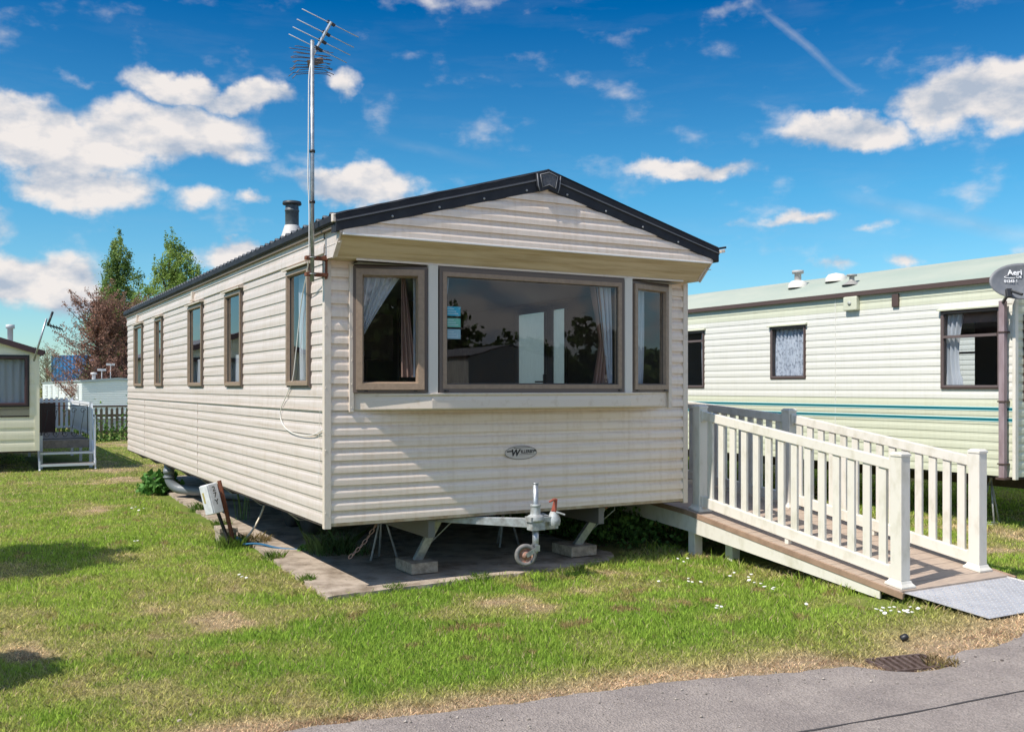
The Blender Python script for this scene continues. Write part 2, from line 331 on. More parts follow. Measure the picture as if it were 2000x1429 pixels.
def curtain(mb, mf, s0, s1, z0, z1, d, folds=8, amp=.018, edge=None, n=60, mi=0, nz=16):
    """edge(t) gives the free side's s for height fraction t (1 = top)"""
    vs = []
    for j in range(nz + 1):
        t = j / nz; z = z0 + (z1 - z0) * t; e = edge(t) if edge else s1
        for i in range(n + 1):
            a = i / n; s_ = s0 + (e - s0) * a
            vs.append(mf(s_, z, d + amp * math.sin(a * folds * 2 * math.pi + .6 * math.sin(3 * t)) + .4 * amp * math.sin(a * folds * 5 + t * 4)))
    fs = [(j * (n + 1) + i, j * (n + 1) + i + 1, (j + 1) * (n + 1) + i + 1, (j + 1) * (n + 1) + i) for j in range(nz) for i in range(n)]
    mb.add(vs, fs, mi, True)
def window(parent, mf, s0, s1, z0, z1, proud=.045, casement=True, w=.05, fm=None, rm=None, hood=None, bar=None, name='window'):
    fm = fm or M_TAN; rm = rm or M_TAN2
    mb = MB(); ring(mb, mf, s0, s1, z0, z1, w * .55, -.05, proud * .6, .006, 1)
    if casement: ring(mb, mf, s0 + w * .38, s1 - w * .38, z0 + w * .38, z1 - w * .38, w * 1.05, -.03, proud, .014, 0)
    else: ring(mb, mf, s0 + w * .45, s1 - w * .45, z0 + w * .45, z1 - w * .45, w * .7, -.03, proud * .75, .012, 0)
    if bar:
        a = [(s0 + w, bar - w * .4), (s1 - w, bar - w * .4), (s1 - w, bar + w * .4), (s0 + w, bar + w * .4)]; mb.prism(a, mf, -.02, proud * .9, 0)
    fo = fixn(mb.build(name, [fm, rm], parent))
    g = MB(); i = w * 1.3 if casement else w * 1.05
    g.quad(mf(s0 + i, z0 + i, .002), mf(s1 - i, z0 + i, .002), mf(s1 - i, z1 - i, .002), mf(s0 + i, z1 - i, .002)); g.build('pane', GLASS, fo)
    k = MB(); ring(k, mf, s0 + i - .004, s1 - i + .004, z0 + i - .004, z1 - i + .004, .009, -.004, .008, .001); fixn(k.build('gasket', M_GASK, fo))
    if hood:
        h = MB(); a0, a1 = s0 - .03, s1 + .03
        vs = [mf(a0, z1 + .035, .0), mf(a1, z1 + .035, .0), mf(a1, z1 + .012, proud + .03), mf(a0, z1 + .012, proud + .03), mf(a0, z1 + .004, .0), mf(a1, z1 + .004, .0), mf(a1, z1 - .002, proud + .028), mf(a0, z1 - .002, proud + .028)]
        h.add(vs, [(0, 1, 2, 3), (4, 7, 6, 5), (3, 2, 6, 7), (0, 3, 7, 4), (1, 5, 6, 2)]); fixn(h.build('drip_hood', hood, fo))
    return fo

# ================================================================ MAIN CARAVAN  (front wall on y=0, left wall on x=0)
WD, LN, ZB, ZM, ZT = 3.66, 10.9, .56, 1.48, 2.69
ZE, RX, RZ, VG = 2.93, 1.835, 3.50, -.38
cv = empty('static_caravan', (0, 0, 0), 'large cream static caravan with dark roof edge and tan framed bay window', 'static caravan')
WIN = [(.37, 1.03), (2.66, 3.40), (4.58, 5.44), (7.33, 7.96), (9.15, 10.03)]; WZ0, WZ1 = 1.665, 2.695
# left wall
mb = MB(); mf = map_u(0)
full = lambda z: (.0, LN)
siding(mb, mf, full, ZB, ZM, .1022, .008, flip=True)
hs = [(a + .01, b - .01, WZ0 + .01, WZ1 - .01) for a, b in WIN]
siding(mb, mf, full, ZM, 2.74, .1075, .008, holes=hs, flip=True)
siding(mb, lambda s, z, d: (-d - .012, s, z), full, 2.74, ZE + .02, .11, .009, flip=True)
mb.quad((-.021, 0, 2.74), (-.021, LN, 2.74), (0, LN, 2.735), (0, 0, 2.735))
for v in (4.92, 9.0): mb.box(-.0105, v, ZB + .02, -.0, v + .006, ZM - .02)
# belt trims
mb.box(-.017, 0, ZM - .006, .0, LN, ZM + .006)
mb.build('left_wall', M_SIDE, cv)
# upper cheek of the overhang, both sides
for sx, nm in ((0, -1), (WD, 1)):
    m = MB(); pol = [(.002, 2.69), (-.21, 2.685), (-.378, 2.85), (-.379, ZE + .02), (.002, ZE + .02)]
    m.prism(pol, (lambda s, z, d, sx=sx: (sx + d, s, z)), -.012 if sx == 0 else -.02, .02 if sx == 0 else .012)
    for q in (.085, .175): m.bar((sx + nm * .012, .001, 2.70 + q), (sx + nm * .012, -.376, 2.70 + q + (.0)), .006, .006)
    m.bar((sx + nm * .012, -.205, 2.684), (sx + nm * .012, -.382, 2.856), .016, .022); m.bar((sx + nm * .012, -.382, 2.85), (sx + nm * .012, -.382, ZE), .02, .018)
    fixn(m.build('overhang_cheek', M_SIDE, cv))
# right wall and back wall (door opening on the right)
DR = (2.05, 3.33, .62, 2.66)
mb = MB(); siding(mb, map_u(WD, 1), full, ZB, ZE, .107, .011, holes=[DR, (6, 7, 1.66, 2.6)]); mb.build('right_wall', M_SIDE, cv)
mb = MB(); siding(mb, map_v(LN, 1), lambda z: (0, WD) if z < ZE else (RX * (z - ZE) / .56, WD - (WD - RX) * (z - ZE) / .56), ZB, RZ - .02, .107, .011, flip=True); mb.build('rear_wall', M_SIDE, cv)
# front wall
BA, BB, BC, BD = (.225, 0.0), (.845, -.20), (2.825, -.20), (3.435, 0.0)
mb = MB(); mf = map_v(0); fr = lambda z: (.0, WD)
siding(mb, mf, fr, ZB + .012, ZM - .01, .1008, .018)
siding(mb, mf, lambda z: (0, BA[0]), ZM, ZT, .1075, .018); siding(mb, mf, lambda z: (BD[0], WD), ZM, ZT, .1075, .018)
mb.quad((0, 0, ZM - .012), (WD, 0, ZM - .012), (WD, 0, ZM + .003), (0, 0, ZM + .003))
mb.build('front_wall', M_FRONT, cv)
mb = MB(); mb.box(.02, -.018, ZB - .012, WD - .02, .01, ZB + .014); mb.build('bottom_trim', mat('stained_aluminium', (.40, .35, .26), .45, .3, col2=(.28, .2, .12), nscale=9), cv)
# corner posts and bay side strips
for x0, x1, y0, y1 in ((-.022, .035, -.022, .03), (WD - .035, WD + .022, -.022, .03)):
    mb = MB(); mb.box(x0, y0, ZB - .03, x1, y1, ZT - .005)
    for k in range(5):
        z = ZB + .1 + k * .5; mb.lathe((x0 + .012 if x0 < 1 else x1 - .012, y0, z), (0, -1, 0), [(.006, 0), (.005, .003), (0, .004)], 8)
    mb.build('corner_trim', M_TRIM, cv, .004)
for x in (.185, 3.437):
    mb = MB(); mb.box(x, -.032, 1.465, x + .038, .0, ZT - .002)
    for k in range(7): mb.lathe((x + .019, -.032, 1.5 + k * .19), (0, -1, 0), [(.006, 0), (.005, .003), (0, .004)], 8)
    mb.build('bay_side_strip', M_TRIM, cv, .006)
# gable
gt = lambda z: (0.01 if z < 2.925 else .01 + RX * (z - 2.925) / .44, WD - .01 if z < 2.925 else WD - .01 - RX * (z - 2.925) / .44)
mb = MB(); siding(mb, map_v(VG), gt, 2.848, 3.36, .1015, .018)
mb.quad((.01, VG - .014, 2.848), (.01, VG, 2.848), (WD - .01, VG, 2.848), (WD - .01, VG - .014, 2.848)); 
for s in (.02, WD - .02): mb.box(s - .02, VG - .016, 2.85, s + .02, VG, 2.93)
mb.build('gable_wall', M_FRONT, cv)
# slanted soffit with grooves
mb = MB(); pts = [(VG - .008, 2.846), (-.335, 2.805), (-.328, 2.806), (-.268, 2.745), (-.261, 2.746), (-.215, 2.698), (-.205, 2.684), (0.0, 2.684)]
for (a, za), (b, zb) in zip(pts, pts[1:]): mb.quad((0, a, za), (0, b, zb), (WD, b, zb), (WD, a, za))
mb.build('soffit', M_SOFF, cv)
mb = MB(); mb.box(.0, VG - .022, 2.836, WD, VG + .004, 2.852); mb.build('soffit_edge_trim', mat('pale_trim', (.72, .70, .67), .4), cv, .003)
mb = MB(); mb.box(.18, -.212, 2.672, 3.47, -.196, 2.688); mb.build('soffit_lower_trim', M_TRIM, cv)

# bay: head, sill, corner posts
def bay_poly(off): 
    return [(BA[0] - off * .3, 0), (BB[0] - off * .5, BB[1] - off), (BC[0] + off * .5, BC[1] - off), (BD[0] + off * .3, 0)]
bz = lambda a, b, z: (a, b, z)
mb = MB()
def loop_strip(mb, off0, z0, off1, z1, mi=0):
    p = bay_poly(off0); q = bay_poly(off1)
    for i in range(3): mb.quad((*p[i], z0), (*p[i + 1], z0), (*q[i + 1], z1), (*q[i], z1), mi)
pr = [(-.03, 1.475), (.014, 1.482), (.026, 1.492), (.026, 1.560), (.020, 1.590), (.034, 1.606), (.034, 1.616), (0, 1.622)]
for (o0, z0), (o1, z1) in zip(pr, pr[1:]): loop_strip(mb, o0, z0, o1, z1)
mb.poly([(*p, 1.475) for p in bay_poly(-.03)][::-1]); mb.poly([(*p, 1.622) for p in bay_poly(0)])
mb.build('bay_sill', M_TRIM, cv, .003)
for c in (BB, BC):
    mb = MB(); mb.prism([(c[0] - .048, -.10), (c[0] - .045 + (0 if c is BB else .0), -.218), (c[0] + .045, -.218), (c[0] + .048, -.10)], bz, 1.6, 2.68)
    mb.build('bay_post', mat('bay_post_cream', (.60, .57, .52), .35), cv, .01)
mb = MB(); loop_strip(mb, .004, 2.640, .004, 2.684); loop_strip(mb, -.03, 2.640, .004, 2.640); mb.build('bay_head', M_TAN2, cv)
def bay_map(A, B):
    A = Vector((*A, 0)); B = Vector((*B, 0)); e = (B - A).normalized(); n = Vector((e.y, -e.x, 0))
    return lambda s, z, d: tuple(A + e * s + n * d + Vector((0, 0, z))), (B - A).length
mL, lL = bay_map(BA, BB); mC, lC = bay_map(BB, BC); mR, lR = bay_map(BC, BD)
window(cv, mL, .0, lL - .05, 1.622, 2.650, .06, True, .062, name='window')
window(cv, mC, .055, lC - .05, 1.622, 2.655, .028, False, .068, name='window')
window(cv, mR, .045, lR, 1.622, 2.650, .04, True, .055, name='window')
for mm, ss in ((mL, (.09, lL - .16)), (mC, (.1, lC - .12)), (mR, (.1, lR - .08))):
    for s in ss: m = MB(); m.prism([(s, 1.632), (s + .03, 1.632), (s + .03, 1.642), (s, 1.642)], mm, .0, .042); fixn(m.build('drain_cap', M_BLK, cv))
# window stickers inside the big pane
for z0, h, c in ((2.262, .078, (.05, .42, .60)), (2.168, .075, (.18, .50, .40)), (2.070, .082, (.30, .48, .56))):
    m = MB(); m.prism([(.125, z0), (.262, z0), (.262, z0 + h), (.125, z0 + h)], mC, -.012, -.010); fixn(m.build('window_sticker', mat('sticker_%.2f' % z0, c, .5), cv))
    m = MB()
    for k in range(3): m.prism([(.14, z0 + .016 + k * .02), (.24 - .02 * k, z0 + .016 + k * .02), (.24 - .02 * k, z0 + .022 + k * .02), (.14, z0 + .022 + k * .02)], mC, -.0095, -.009)
    fixn(m.build('sticker_print', mat('sticker_ink', (.5, .62, .66), .6), cv))
# left wall windows
for a, b in WIN: window(cv, map_u(0), a, b, WZ0, WZ1, .036, True, .043, hood=M_TRIM)
# small marker lights above two windows
for v in (9.62, 5.1):
    m = MB(); m.box(-.05, v - .03, 2.76, -.012, v + .03, 2.86); m.box(-.065, v - .045, 2.742, -.012, v + .045, 2.76); m.build('vent_cover', M_TRIM, cv, .006)
# clear rain-worn seal line, number of screws along the wall foot
# badge
mb = MB(); bc = Vector((1.79, 0, 1.085)); pol = [(bc.x + .165 * math.cos(t), bc.z + .062 * math.sin(t)) for t in np.linspace(0, 2 * math.pi, 40, False)]
mb.prism(pol, map_v(0), .010, .019); bd = fixn(mb.build('badge', mat('badge_silver', (.46, .46, .45), .3, .5), cv))
mb = MB(); mb.tube([(bc.x + .162 * math.cos(t), -.019, bc.z + .059 * math.sin(t)) for t in np.linspace(0, 2 * math.pi, 48, False)], .0025, 6, closed=True); mb.build('badge_rim', mat('badge_rim_dark', (.16, .14, .12), .5), bd)
ink = mat('badge_ink', (.012, .012, .014), .4)
text_ob('ILLERBY', .040, ink, bd, frame_mat((1.858, -.0205, 1.092), (1, 0, .0), (0, 0, 1)), .0006, bold=.0012)
text_ob('W', .082, ink, bd, frame_mat((1.727, -.0205, 1.082), (1, 0, 0), (0, 0, 1)), .0006, shear=.25, bold=.003)
mb = MB(); mb.bar((1.645, -.0205, 1.097), (1.70, -.0205, 1.099), .001, .012); mb.bar((1.715, -.0205, 1.128), (1.88, -.0205, 1.131), .001, .006, h2=.003); mb.bar((1.925, -.0205, 1.098), (1.948, -.0205, 1.099), .001, .014)
mb.bar((1.775, -.0205, 1.068), (1.93, -.0205, 1.070), .001, .003); mb.build('badge_lines', ink, bd)

# roof
def roof_z(u): return ZE + .095 + (RX - abs(u - RX)) / RX * (RZ - ZE - .06)
mb = MB(); us = list(np.linspace(-.07, RX, 16)); nv = 540; vv = np.linspace(VG - .03, LN + .05, nv)
vs = []
for u in us:
    st = ((u + .07) / .29) % 1.0
    for v in vv:
        wv_ = (math.sin(v / .17 * 2 * math.pi)); wv_ = max(wv_, -.35) if True else wv_
        vs.append((u, v, roof_z(u) - .02 + .016 * wv_ + .012 * (1 - st) * (0 if u < -.05 else 1)))
n = nv; mb.add(vs, [(i * n + j, (i + 1) * n + j, (i + 1) * n + j + 1, i * n + j + 1) for i in range(len(us) - 1) for j in range(n - 1)], 0, True)
mb.quad((RX, VG - .03, roof_z(RX)), (WD + .07, VG - .03, roof_z(WD + .07) - .02), (WD + .07, LN + .05, roof_z(WD + .07) - .02), (RX, LN + .05, roof_z(RX)))
mb.quad((-.06, VG, roof_z(-.07) - .04), (RX, VG, roof_z(RX) - .05), (RX, LN, roof_z(RX) - .05), (-.06, LN, roof_z(-.07) - .04)); 
mb.quad((WD + .06, VG, roof_z(WD + .07) - .04), (RX, VG, roof_z(RX) - .05), (RX, LN, roof_z(RX) - .05), (WD + .06, LN, roof_z(WD + .07) - .04)); 
for k in range(62): # scalloped filler pieces at the eave
    v = VG + .06 + k * .17 + .0425
    mb.lathe((-.062, v, roof_z(-.07) - .014), (1, 0, .02), [(0, 0), (.028, 0), (.03, .02), (.026, .12), (0, .125)], 8)
rf = mb.build('roof', M_ROOFT, cv)
# verge fascia on the gable: stepped profile along both slopes
def fz(u): return 3.0 + (RX - abs(u - RX)) / RX * (3.515 - 3.0)
mb = MB()
for side in (0, 1):
    ue = -.055 if side == 0 else WD + .085; ux = RX
    prof = [(VG - .004, -.128), (VG - .0215, -.125), (VG - .022, -.062), (VG - .032, -.054), (VG - .032, -.044), (VG - .022, -.036), (VG - .026, -.004), (VG - .014, .016), (VG + .09, .018), (VG + .09, -.128)]
    ze = fz(-.055) if side == 0 else fz(-.055)
    extra = 0 if side == 0 else 0
    vs = []
    for (u, z) in ((ue, ze), (ux, 3.515)):
        for (y, dz) in prof:
            dzz = dz * (1.0 if u == ue else 1.22)
            vs.append((u, y, z + dzz))
    n = len(prof); mb.add(vs, [(i, (i + 1) % n, n + (i + 1) % n, n + i) for i in range(n)] + [tuple(range(n)), tuple(range(n, 2 * n))], 0)
fa = fixn(mb.build('verge_fascia', M_CHAR, cv))
mb = MB()
for side in (0, 1):
    ue = -.05 if side == 0 else WD + .08
    mb.bar((ue, VG - .033, fz(-.055) - .048), (RX, VG - .033, 3.515 - .059), .003, .008)
mb.build('fascia_ridge', mat('fascia_edge_sheen', (.11, .11, .12), .35), fa)  # ridge line in a paler grey than the fascia
for k in range(1, 9):
    u = WD * k / 9; z = fz(u) - .098 - .03 * (1 - abs(u - RX) / RX); mb = MB(); mb.lathe((u, VG - .022, z), (0, -1, 0), [(.010, 0), (.009, .005), (0, .007)], 10)
    mb.build('fascia_screw', mat('screw_cap', (.35, .35, .36), .35, .4), fa)
# apex cap with pale pentagon outline
zA = 3.545
pen = [(RX - .125, zA - .055), (RX, zA - .012), (RX + .125, zA - .055), (RX + .115, zA - .17), (RX + .085, zA - .215), (RX, zA - .185), (RX - .085, zA - .215), (RX - .115, zA - .17)]
mb = MB(); mb.prism(pen, map_v(VG), .01, .044); ap = fixn(mb.build('apex_cap', M_CHAR, cv, .006))
ip = [(RX - .085, zA - .07), (RX, zA - .043), (RX + .085, zA - .07), (RX + .065, zA - .175), (RX, zA - .148), (RX - .065, zA - .175)]
mb = MB(); mb.tube([(a, VG - .046, b) for a, b in ip], .006, 6, closed=True)
for s in (-1, 1): mb.tube([(RX + s * .117, VG - .044, zA - .065), (RX + s * .105, VG - .044, zA - .165), (RX + s * .09, VG - .044, zA - .21)], .005, 6)
mb.build('apex_outline', M_CHARL, ap)
mb = MB(); mb.prism([(RX + (a - RX) * .86, zA - .108 + (b - zA + .108) * .86) for a, b in ip], map_v(VG), .02, .0475); fixn(mb.build('apex_panel', mat('apex_panel_grey', (.05, .055, .068), .6, col2=(.09, .095, .11), nscale=60), ap))
# gutters
for sx, sg in ((0, -1), (WD, 1)):
    mb = MB(); x0 = sx + sg * .012; x1 = sx + sg * .075
    pr = [(x0, 2.985), (x0, 2.935), (x0 + sg * .012, 2.922), (x1 - sg * .012, 2.922), (x1, 2.938), (x1, 2.985), (x1 - sg * .006, 2.985), (x1 - sg * .008, 2.942), (x0 + sg * .012, 2.930), (x0 + sg * .006, 2.985)]
    mb.prism(pr, lambda a, b, d: (a, d, b), VG + .02, LN + .02); fixn(mb.build('gutter', M_CHAR, cv))
    mb = MB(); mb.box(x0 - sg * .006, VG - .012, 2.93, x1 + sg * .004, VG + .03, 2.995); mb.build('gutter_end', M_TRIM, cv, .006)
    mb = MB(); mb.box(sx + sg * .006, VG + .0, 2.895, sx + sg * .05, LN, 2.921); mb.build('eave_batten', mat('brown_shadow_batten', (.16, .13, .10), .7), cv)  # brown strip along the eave under the gutter
mb = MB(); mb.bar((WD + .08, VG - .03, 2.985), (WD + .16, VG - .03, 3.0), .03, .02); mb.bar((WD + .09, VG - .03, 2.955), (WD + .14, VG - .03, 2.965), .04, .03, mi=1); mb.build('gutter_outlet', [M_CHAR, M_TRIM], cv, .004)
# flue
fp = Vector((.54, 2.75, 0))
mb = MB(); mb.lathe(fp, (0, 0, 1), [(.13, 3.12), (.125, 3.25), (.09, 3.36), (.078, 3.40)], 24, 0)
mb.lathe(fp, (0, 0, 1), [(.072, 3.38), (.072, 3.55), (.077, 3.552), (.077, 3.565), (.072, 3.567), (.068, 3.62)], 24, 1)
mb.lathe(fp, (0, 0, 1), [(.02, 3.62), (.098, 3.622), (.102, 3.632), (.096, 3.655), (.0, 3.662)], 24, 2)
mb.build('flue', [mat('flue_base', (.55, .53, .5), .6), mat('flue_grey', (.06, .075, .085), .5, col2=(.10, .12, .13), nscale=30), mat('flue_cap', (.03, .033, .036), .5)], rf)
# floor, chassis
mb = MB(); mb.box(.0, .0, ZB - .02, WD, LN, ZB); mb.build('floor', M_UNDER, cv)
mb = MB()
for x in (.95, 2.7): mb.box(x - .03, .05, .38, x + .03, LN - .1, .54)
for v in (3.2, 4.3, 8): mb.box(.4, v - .04, .42, 3.26, v + .04, .50)
mb.build('chassis_rail', mat('dark_galvanised', (.16, .16, .16), .6, .4), cv)
for k in range(8):
    v = 1.22 + k * 1.27; m = MB()
    pol = [(.02, .54), (.50, .54), (.50, .425), (.13, .455)]
    m.prism(pol, lambda a, b, d: (a, d, b), v, v + .004); m.bar((.02, v - .03, .54), (.13, v - .03, .455), .06, .004); m.bar((.13, v - .03, .454), (.50, v - .03, .425), .06, .004)
    fixn(m.build('outrigger', M_GALVP, cv))
for v in (3.05, 3.75):
    for x in (.85, 2.8):
        m = MB(); m.lathe((x - .09, v, .30), (1, 0, 0), [(.12, .03), (.2, .0), (.265, .02), (.285, .05), (.285, .13), (.265, .16), (.2, .18), (.12, .15)], 28, 0); m.lathe((x - .05, v, .30), (1, 0, 0), [(0, .0), (.12, .01), (.13, .03), (.13, .09)], 20, 1)
        m.build('wheel', [mat('old_tyre', (.03, .03, .03), .85), M_GALVP], cv)
# drawbar, coupling and jockey wheel
mb = MB()
hx, hv = 1.90, -.36
for s, x, yy in ((-1, .98, .25), (1, 2.25, 1.0)):
    a = Vector((x, yy, .525)); b = Vector((hx + s * .04, hv + .05, .485)); mb.bar(a, b, .05, .05, h2=.085)
mb.bar((hx - .05, hv + .1, .475), (hx + .10, hv + .1, .475), .10, .09)
db = mb.build('drawbar', M_GALVP, cv, .004)
mb = MB(); jx, jv = 1.715, -.40
mb.bar((jx - .075, jv, .545), (jx + .20, jv + .01, .535), .10, .045); mb.lathe((jx, jv, .52), (0, 0, 1), [(.06, 0), (.075, .015), (.07, .05), (.045, .065), (.04, .13), (.046, .132), (.046, .15), (.03, .152)], 20)
mb.bar((jx - .06, jv, .485), (jx + .07, jv, .485), .09, .07)
mb.lathe((jx + .175, jv - .01, .49), (0, 0, 1), [(.0, -.01), (.055, -.01), (.06, .03), (.055, .06), (.035, .10), (.02, .12), (0, .125)], 18)
mb.bar((jx + .175, jv - .05, .60), (jx + .24, jv - .09, .575), .018, .014)
mb.build('coupling', M_GALVP, cv, .006)
mb = MB(); mb.bar((jx + .17, jv - .02, .60), (jx + .185, jv - .03, .71), .035, .045, w2=.025, h2=.03); mb.tube([(jx + .185, jv - .03, .70), (jx + .15, jv - .05, .705), (jx + .10, jv - .06, .69)], [.014, .012, .008], 8)
mb.build('coupling_handle', mat('orange_red_paint', (.42, .10, .06), .5, col2=(.25, .06, .04), nscale=40), cv, .006)
mb = MB(); mb.tube([(jx, jv, .45), (jx, jv, .84)], .024, 16); mb.tube([(jx, jv, .84), (jx, jv, .852)], .026, 16); mb.tube([(jx, jv, .27), (jx, jv, .46)], .028, 16)
mb.tube([(jx, jv, .25), (jx, jv, .29)], .018, 10)
jk = mb.build('jockey_wheel_post', M_GALV, cv)
wc = Vector((jx - .098, jv, .245)); ax = Vector((-.25, -.97, 0)).normalized()
mb = MB(); mb.bar((jx + .005, jv - .036, .30), wc + ax * .036, .006, .038, up=(0, 0, 1)); mb.bar((jx + .005, jv + .036, .30), wc - ax * .03, .006, .038); mb.bar((jx, jv - .04, .30), (jx, jv + .04, .30), .04, .05); mb.build('wheel_fork', M_GALV, jk)
mb = MB(); mb.lathe(wc - ax * .022, ax, [(.062, .002), (.085, 0), (.094, .008), (.096, .022), (.094, .036), (.085, .044), (.062, .042), (.06, .022), (.062, .002)], 32); mb.build('tyre', M_RUB, jk)
mb = MB(); mb.lathe(wc - ax * .018, ax, [(.0, .002), (.03, .002), (.035, .014), (.056, .02), (.064, .004)], 28); mb.lathe(wc - ax * .018, ax, [(.064, .032), (.05, .018), (.034, .022), (.03, .036), (0, .038)], 28)
mb.build('wheel_rim', mat('rusty_red_rim', (.25, .10, .07), .8, col2=(.45, .30, .22), nscale=50, bump=.3), jk)
# corner steadies
for bx, tx in ((.975, 1.17), (2.66, 2.95)):
    mb = MB(); a = Vector((bx, .40, .125)); b = Vector((tx, .34, .525)); up = (0, -1, 0)
    mb.bar(a, b, .068, .006, up=up); d = (b - a).normalized(); x = d.cross(Vector(up)).normalized()
    for s in (-1, 1): mb.bar(a + x * s * .034 + Vector((0, .02, 0)), b + x * s * .034 + Vector((0, .02, 0)), .005, .045, up=up)
    mb.bar((bx - .05, .40, .122), (bx + .06, .40, .122), .10, .012)
    for s, e in ((-1, .10), (1, .13)): mb.tube([a.lerp(b, .45) + x * s * .036, (tx + s * e - .03, .33, .44 + .02), (tx + s * e - .03, .33, .545)], .006, 8)
    mb.tube([(tx - .12, .33, .535), (tx + .12, .33, .535)], .006, 8)
    mb.lathe(b - Vector((0, .0, .035)), (0, -1, 0), [(.014, 0), (.013, .02), (0, .022)], 8, 1)
    mb.build('corner_steady', [M_GALV, mat('pink_grease', (.55, .22, .18), .5)], cv)
# drain pipe under the left side
mb = MB(); p0 = Vector((.18, 7.75, .56))
pts = [(.12, 7.6, .56), (.12, 7.6, .36)] + [(.12 + .16 * (1 - math.cos(t)), 7.6 - .14 * (1 - math.cos(t)), .36 - .21 * math.sin(t)) for t in np.linspace(.2, math.pi / 2, 7)] + [(.9, 6.4, .13), (1.6, 5.2, .12)]
mb.tube(pts, .07, 16); mb.tube([(.12, 7.6, .38), (.12, 7.6, .45)], .082, 16); mb.tube([(.12, 7.6, .32), (.12, 7.6, .34)], .084, 16); mb.build('waste_pipe', mat('grey_soil_pipe', (.17, .19, .21), .45), cv)
# chain hanging behind the front edge
mb = MB(); c0 = Vector((.57, .30, .53)); c1 = Vector((.36, .42, .22))
for k in range(9):
    t = k / 8; c = c0.lerp(c1, t) + Vector((0, 0, -.03 * math.sin(math.pi * t))); d = (c1 - c0).normalized(); sd = Vector((0, 1, 0)) if k % 2 else d.cross(Vector((0, 1, 0))).normalized()
    mb.tube([c + d * .026 * math.cos(a) + sd * .014 * math.sin(a) for a in np.linspace(0, 2 * math.pi, 14, False)], .0045, 6, closed=True)
mb.build('chain', mat('pinkish_rust_chain', (.32, .22, .20), .6, .3), cv)

# interior
mb = MB()
def panel_holes(mb, mf, s0, s1, z0, z1, holes, mi=0):
    zs = sorted({z0, z1} | {h[2] for h in holes} | {h[3] for h in holes})
    for za, zb in zip(zs, zs[1:]):
        zm = (za + zb) / 2; cur = s0
        for h in sorted([h for h in holes if h[2] <= zm <= h[3]]):
            mb.quad(mf(cur, za, 0), mf(h[0], za, 0), mf(h[0], zb, 0), mf(cur, zb, 0), mi); cur = h[1]
        mb.quad(mf(cur, za, 0), mf(s1, za, 0), mf(s1, zb, 0), mf(cur, zb, 0), mi)
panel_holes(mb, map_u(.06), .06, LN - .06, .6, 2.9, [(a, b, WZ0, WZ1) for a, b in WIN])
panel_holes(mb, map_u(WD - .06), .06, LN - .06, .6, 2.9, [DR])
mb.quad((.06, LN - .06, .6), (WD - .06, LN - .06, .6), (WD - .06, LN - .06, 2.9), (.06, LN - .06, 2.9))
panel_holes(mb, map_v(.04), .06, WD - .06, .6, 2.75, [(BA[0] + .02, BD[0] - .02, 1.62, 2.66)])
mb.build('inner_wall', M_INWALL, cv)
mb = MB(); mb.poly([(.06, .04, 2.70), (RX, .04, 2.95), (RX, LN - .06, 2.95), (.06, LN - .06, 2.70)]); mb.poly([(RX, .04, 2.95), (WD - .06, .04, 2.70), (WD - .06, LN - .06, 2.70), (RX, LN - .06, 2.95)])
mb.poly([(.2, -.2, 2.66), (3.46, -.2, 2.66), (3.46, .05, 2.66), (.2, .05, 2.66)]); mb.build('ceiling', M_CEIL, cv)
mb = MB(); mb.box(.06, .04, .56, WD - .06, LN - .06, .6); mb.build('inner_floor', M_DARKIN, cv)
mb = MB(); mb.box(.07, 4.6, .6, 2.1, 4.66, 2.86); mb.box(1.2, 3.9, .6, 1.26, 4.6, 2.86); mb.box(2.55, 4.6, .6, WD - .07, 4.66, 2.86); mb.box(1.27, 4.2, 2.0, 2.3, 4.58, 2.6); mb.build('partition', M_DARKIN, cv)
mb = MB(); mb.box(.07, 2.75, .6, .62, 2.79, 2.8); mb.box(.07, 4.56, .6, 1.15, 4.59, 2.8)
mb.build('pale_partition', mat('beige_panel', (.42, .35, .30), .7), cv)
mb = MB(); mb.box(1.34, 4.16, 2.02, 1.76, 4.198, 2.58); mb.box(1.80, 4.16, 2.02, 2.22, 4.198, 2.58); cb = mb.build('kitchen_cupboard', mat('walnut_door', (.13, .09, .08), .45), cv, .004)
mb = MB()
for x in (1.68, 1.88): mb.tube([(x, 4.14, 2.06), (x, 4.13, 2.08), (x, 4.14, 2.12)], .008, 8)
mb.build('cupboard_handle', M_GALV, cb)
mb = MB(); mb.box(.66, 4.585, 1.98, .98, 4.598, 2.30); mb.box(.76, 4.57, 2.06, .90, 4.584, 2.22); mb.build('wall_picture', mat('picture_grey', (.7, .68, .7), .6), cv)
# right-hand glazed door seen through the bay: frosted panels lit from outside
M_FROST = mat('frosted_glass', (.70, .80, .74), .5, trans=.75, col2=(.62, .72, .66), nscale=2, nstretch=(60, 60, 4))
mb = MB(); mf = map_u(WD - .03, 1)
ring(mb, mf, 2.05, 2.48, .62, 2.66, .075, -.03, .03, .01); ring(mb, mf, 2.50, 3.33, .62, 2.66, .085, -.03, .03, .01); dr = fixn(mb.build('door', mat('dark_door_frame', (.09, .07, .075), .5), cv))
mb = MB(); mb.quad(mf(2.12, .7, 0), mf(2.41, .7, 0), mf(2.41, 2.585, 0), mf(2.12, 2.585, 0)); mb.quad(mf(2.58, .7, 0), mf(3.25, .7, 0), mf(3.25, 2.575, 0), mf(2.58, 2.575, 0)); mb.build('pane', M_FROST, dr)
mb = MB(); mb.bar((WD - .09, 2.56, 1.73), (WD - .09, 2.74, 1.73), .012, .02); mb.box(WD - .09, 2.53, 1.65, WD - .06, 2.56, 1.82); mb.build('handle', M_BLK, dr)
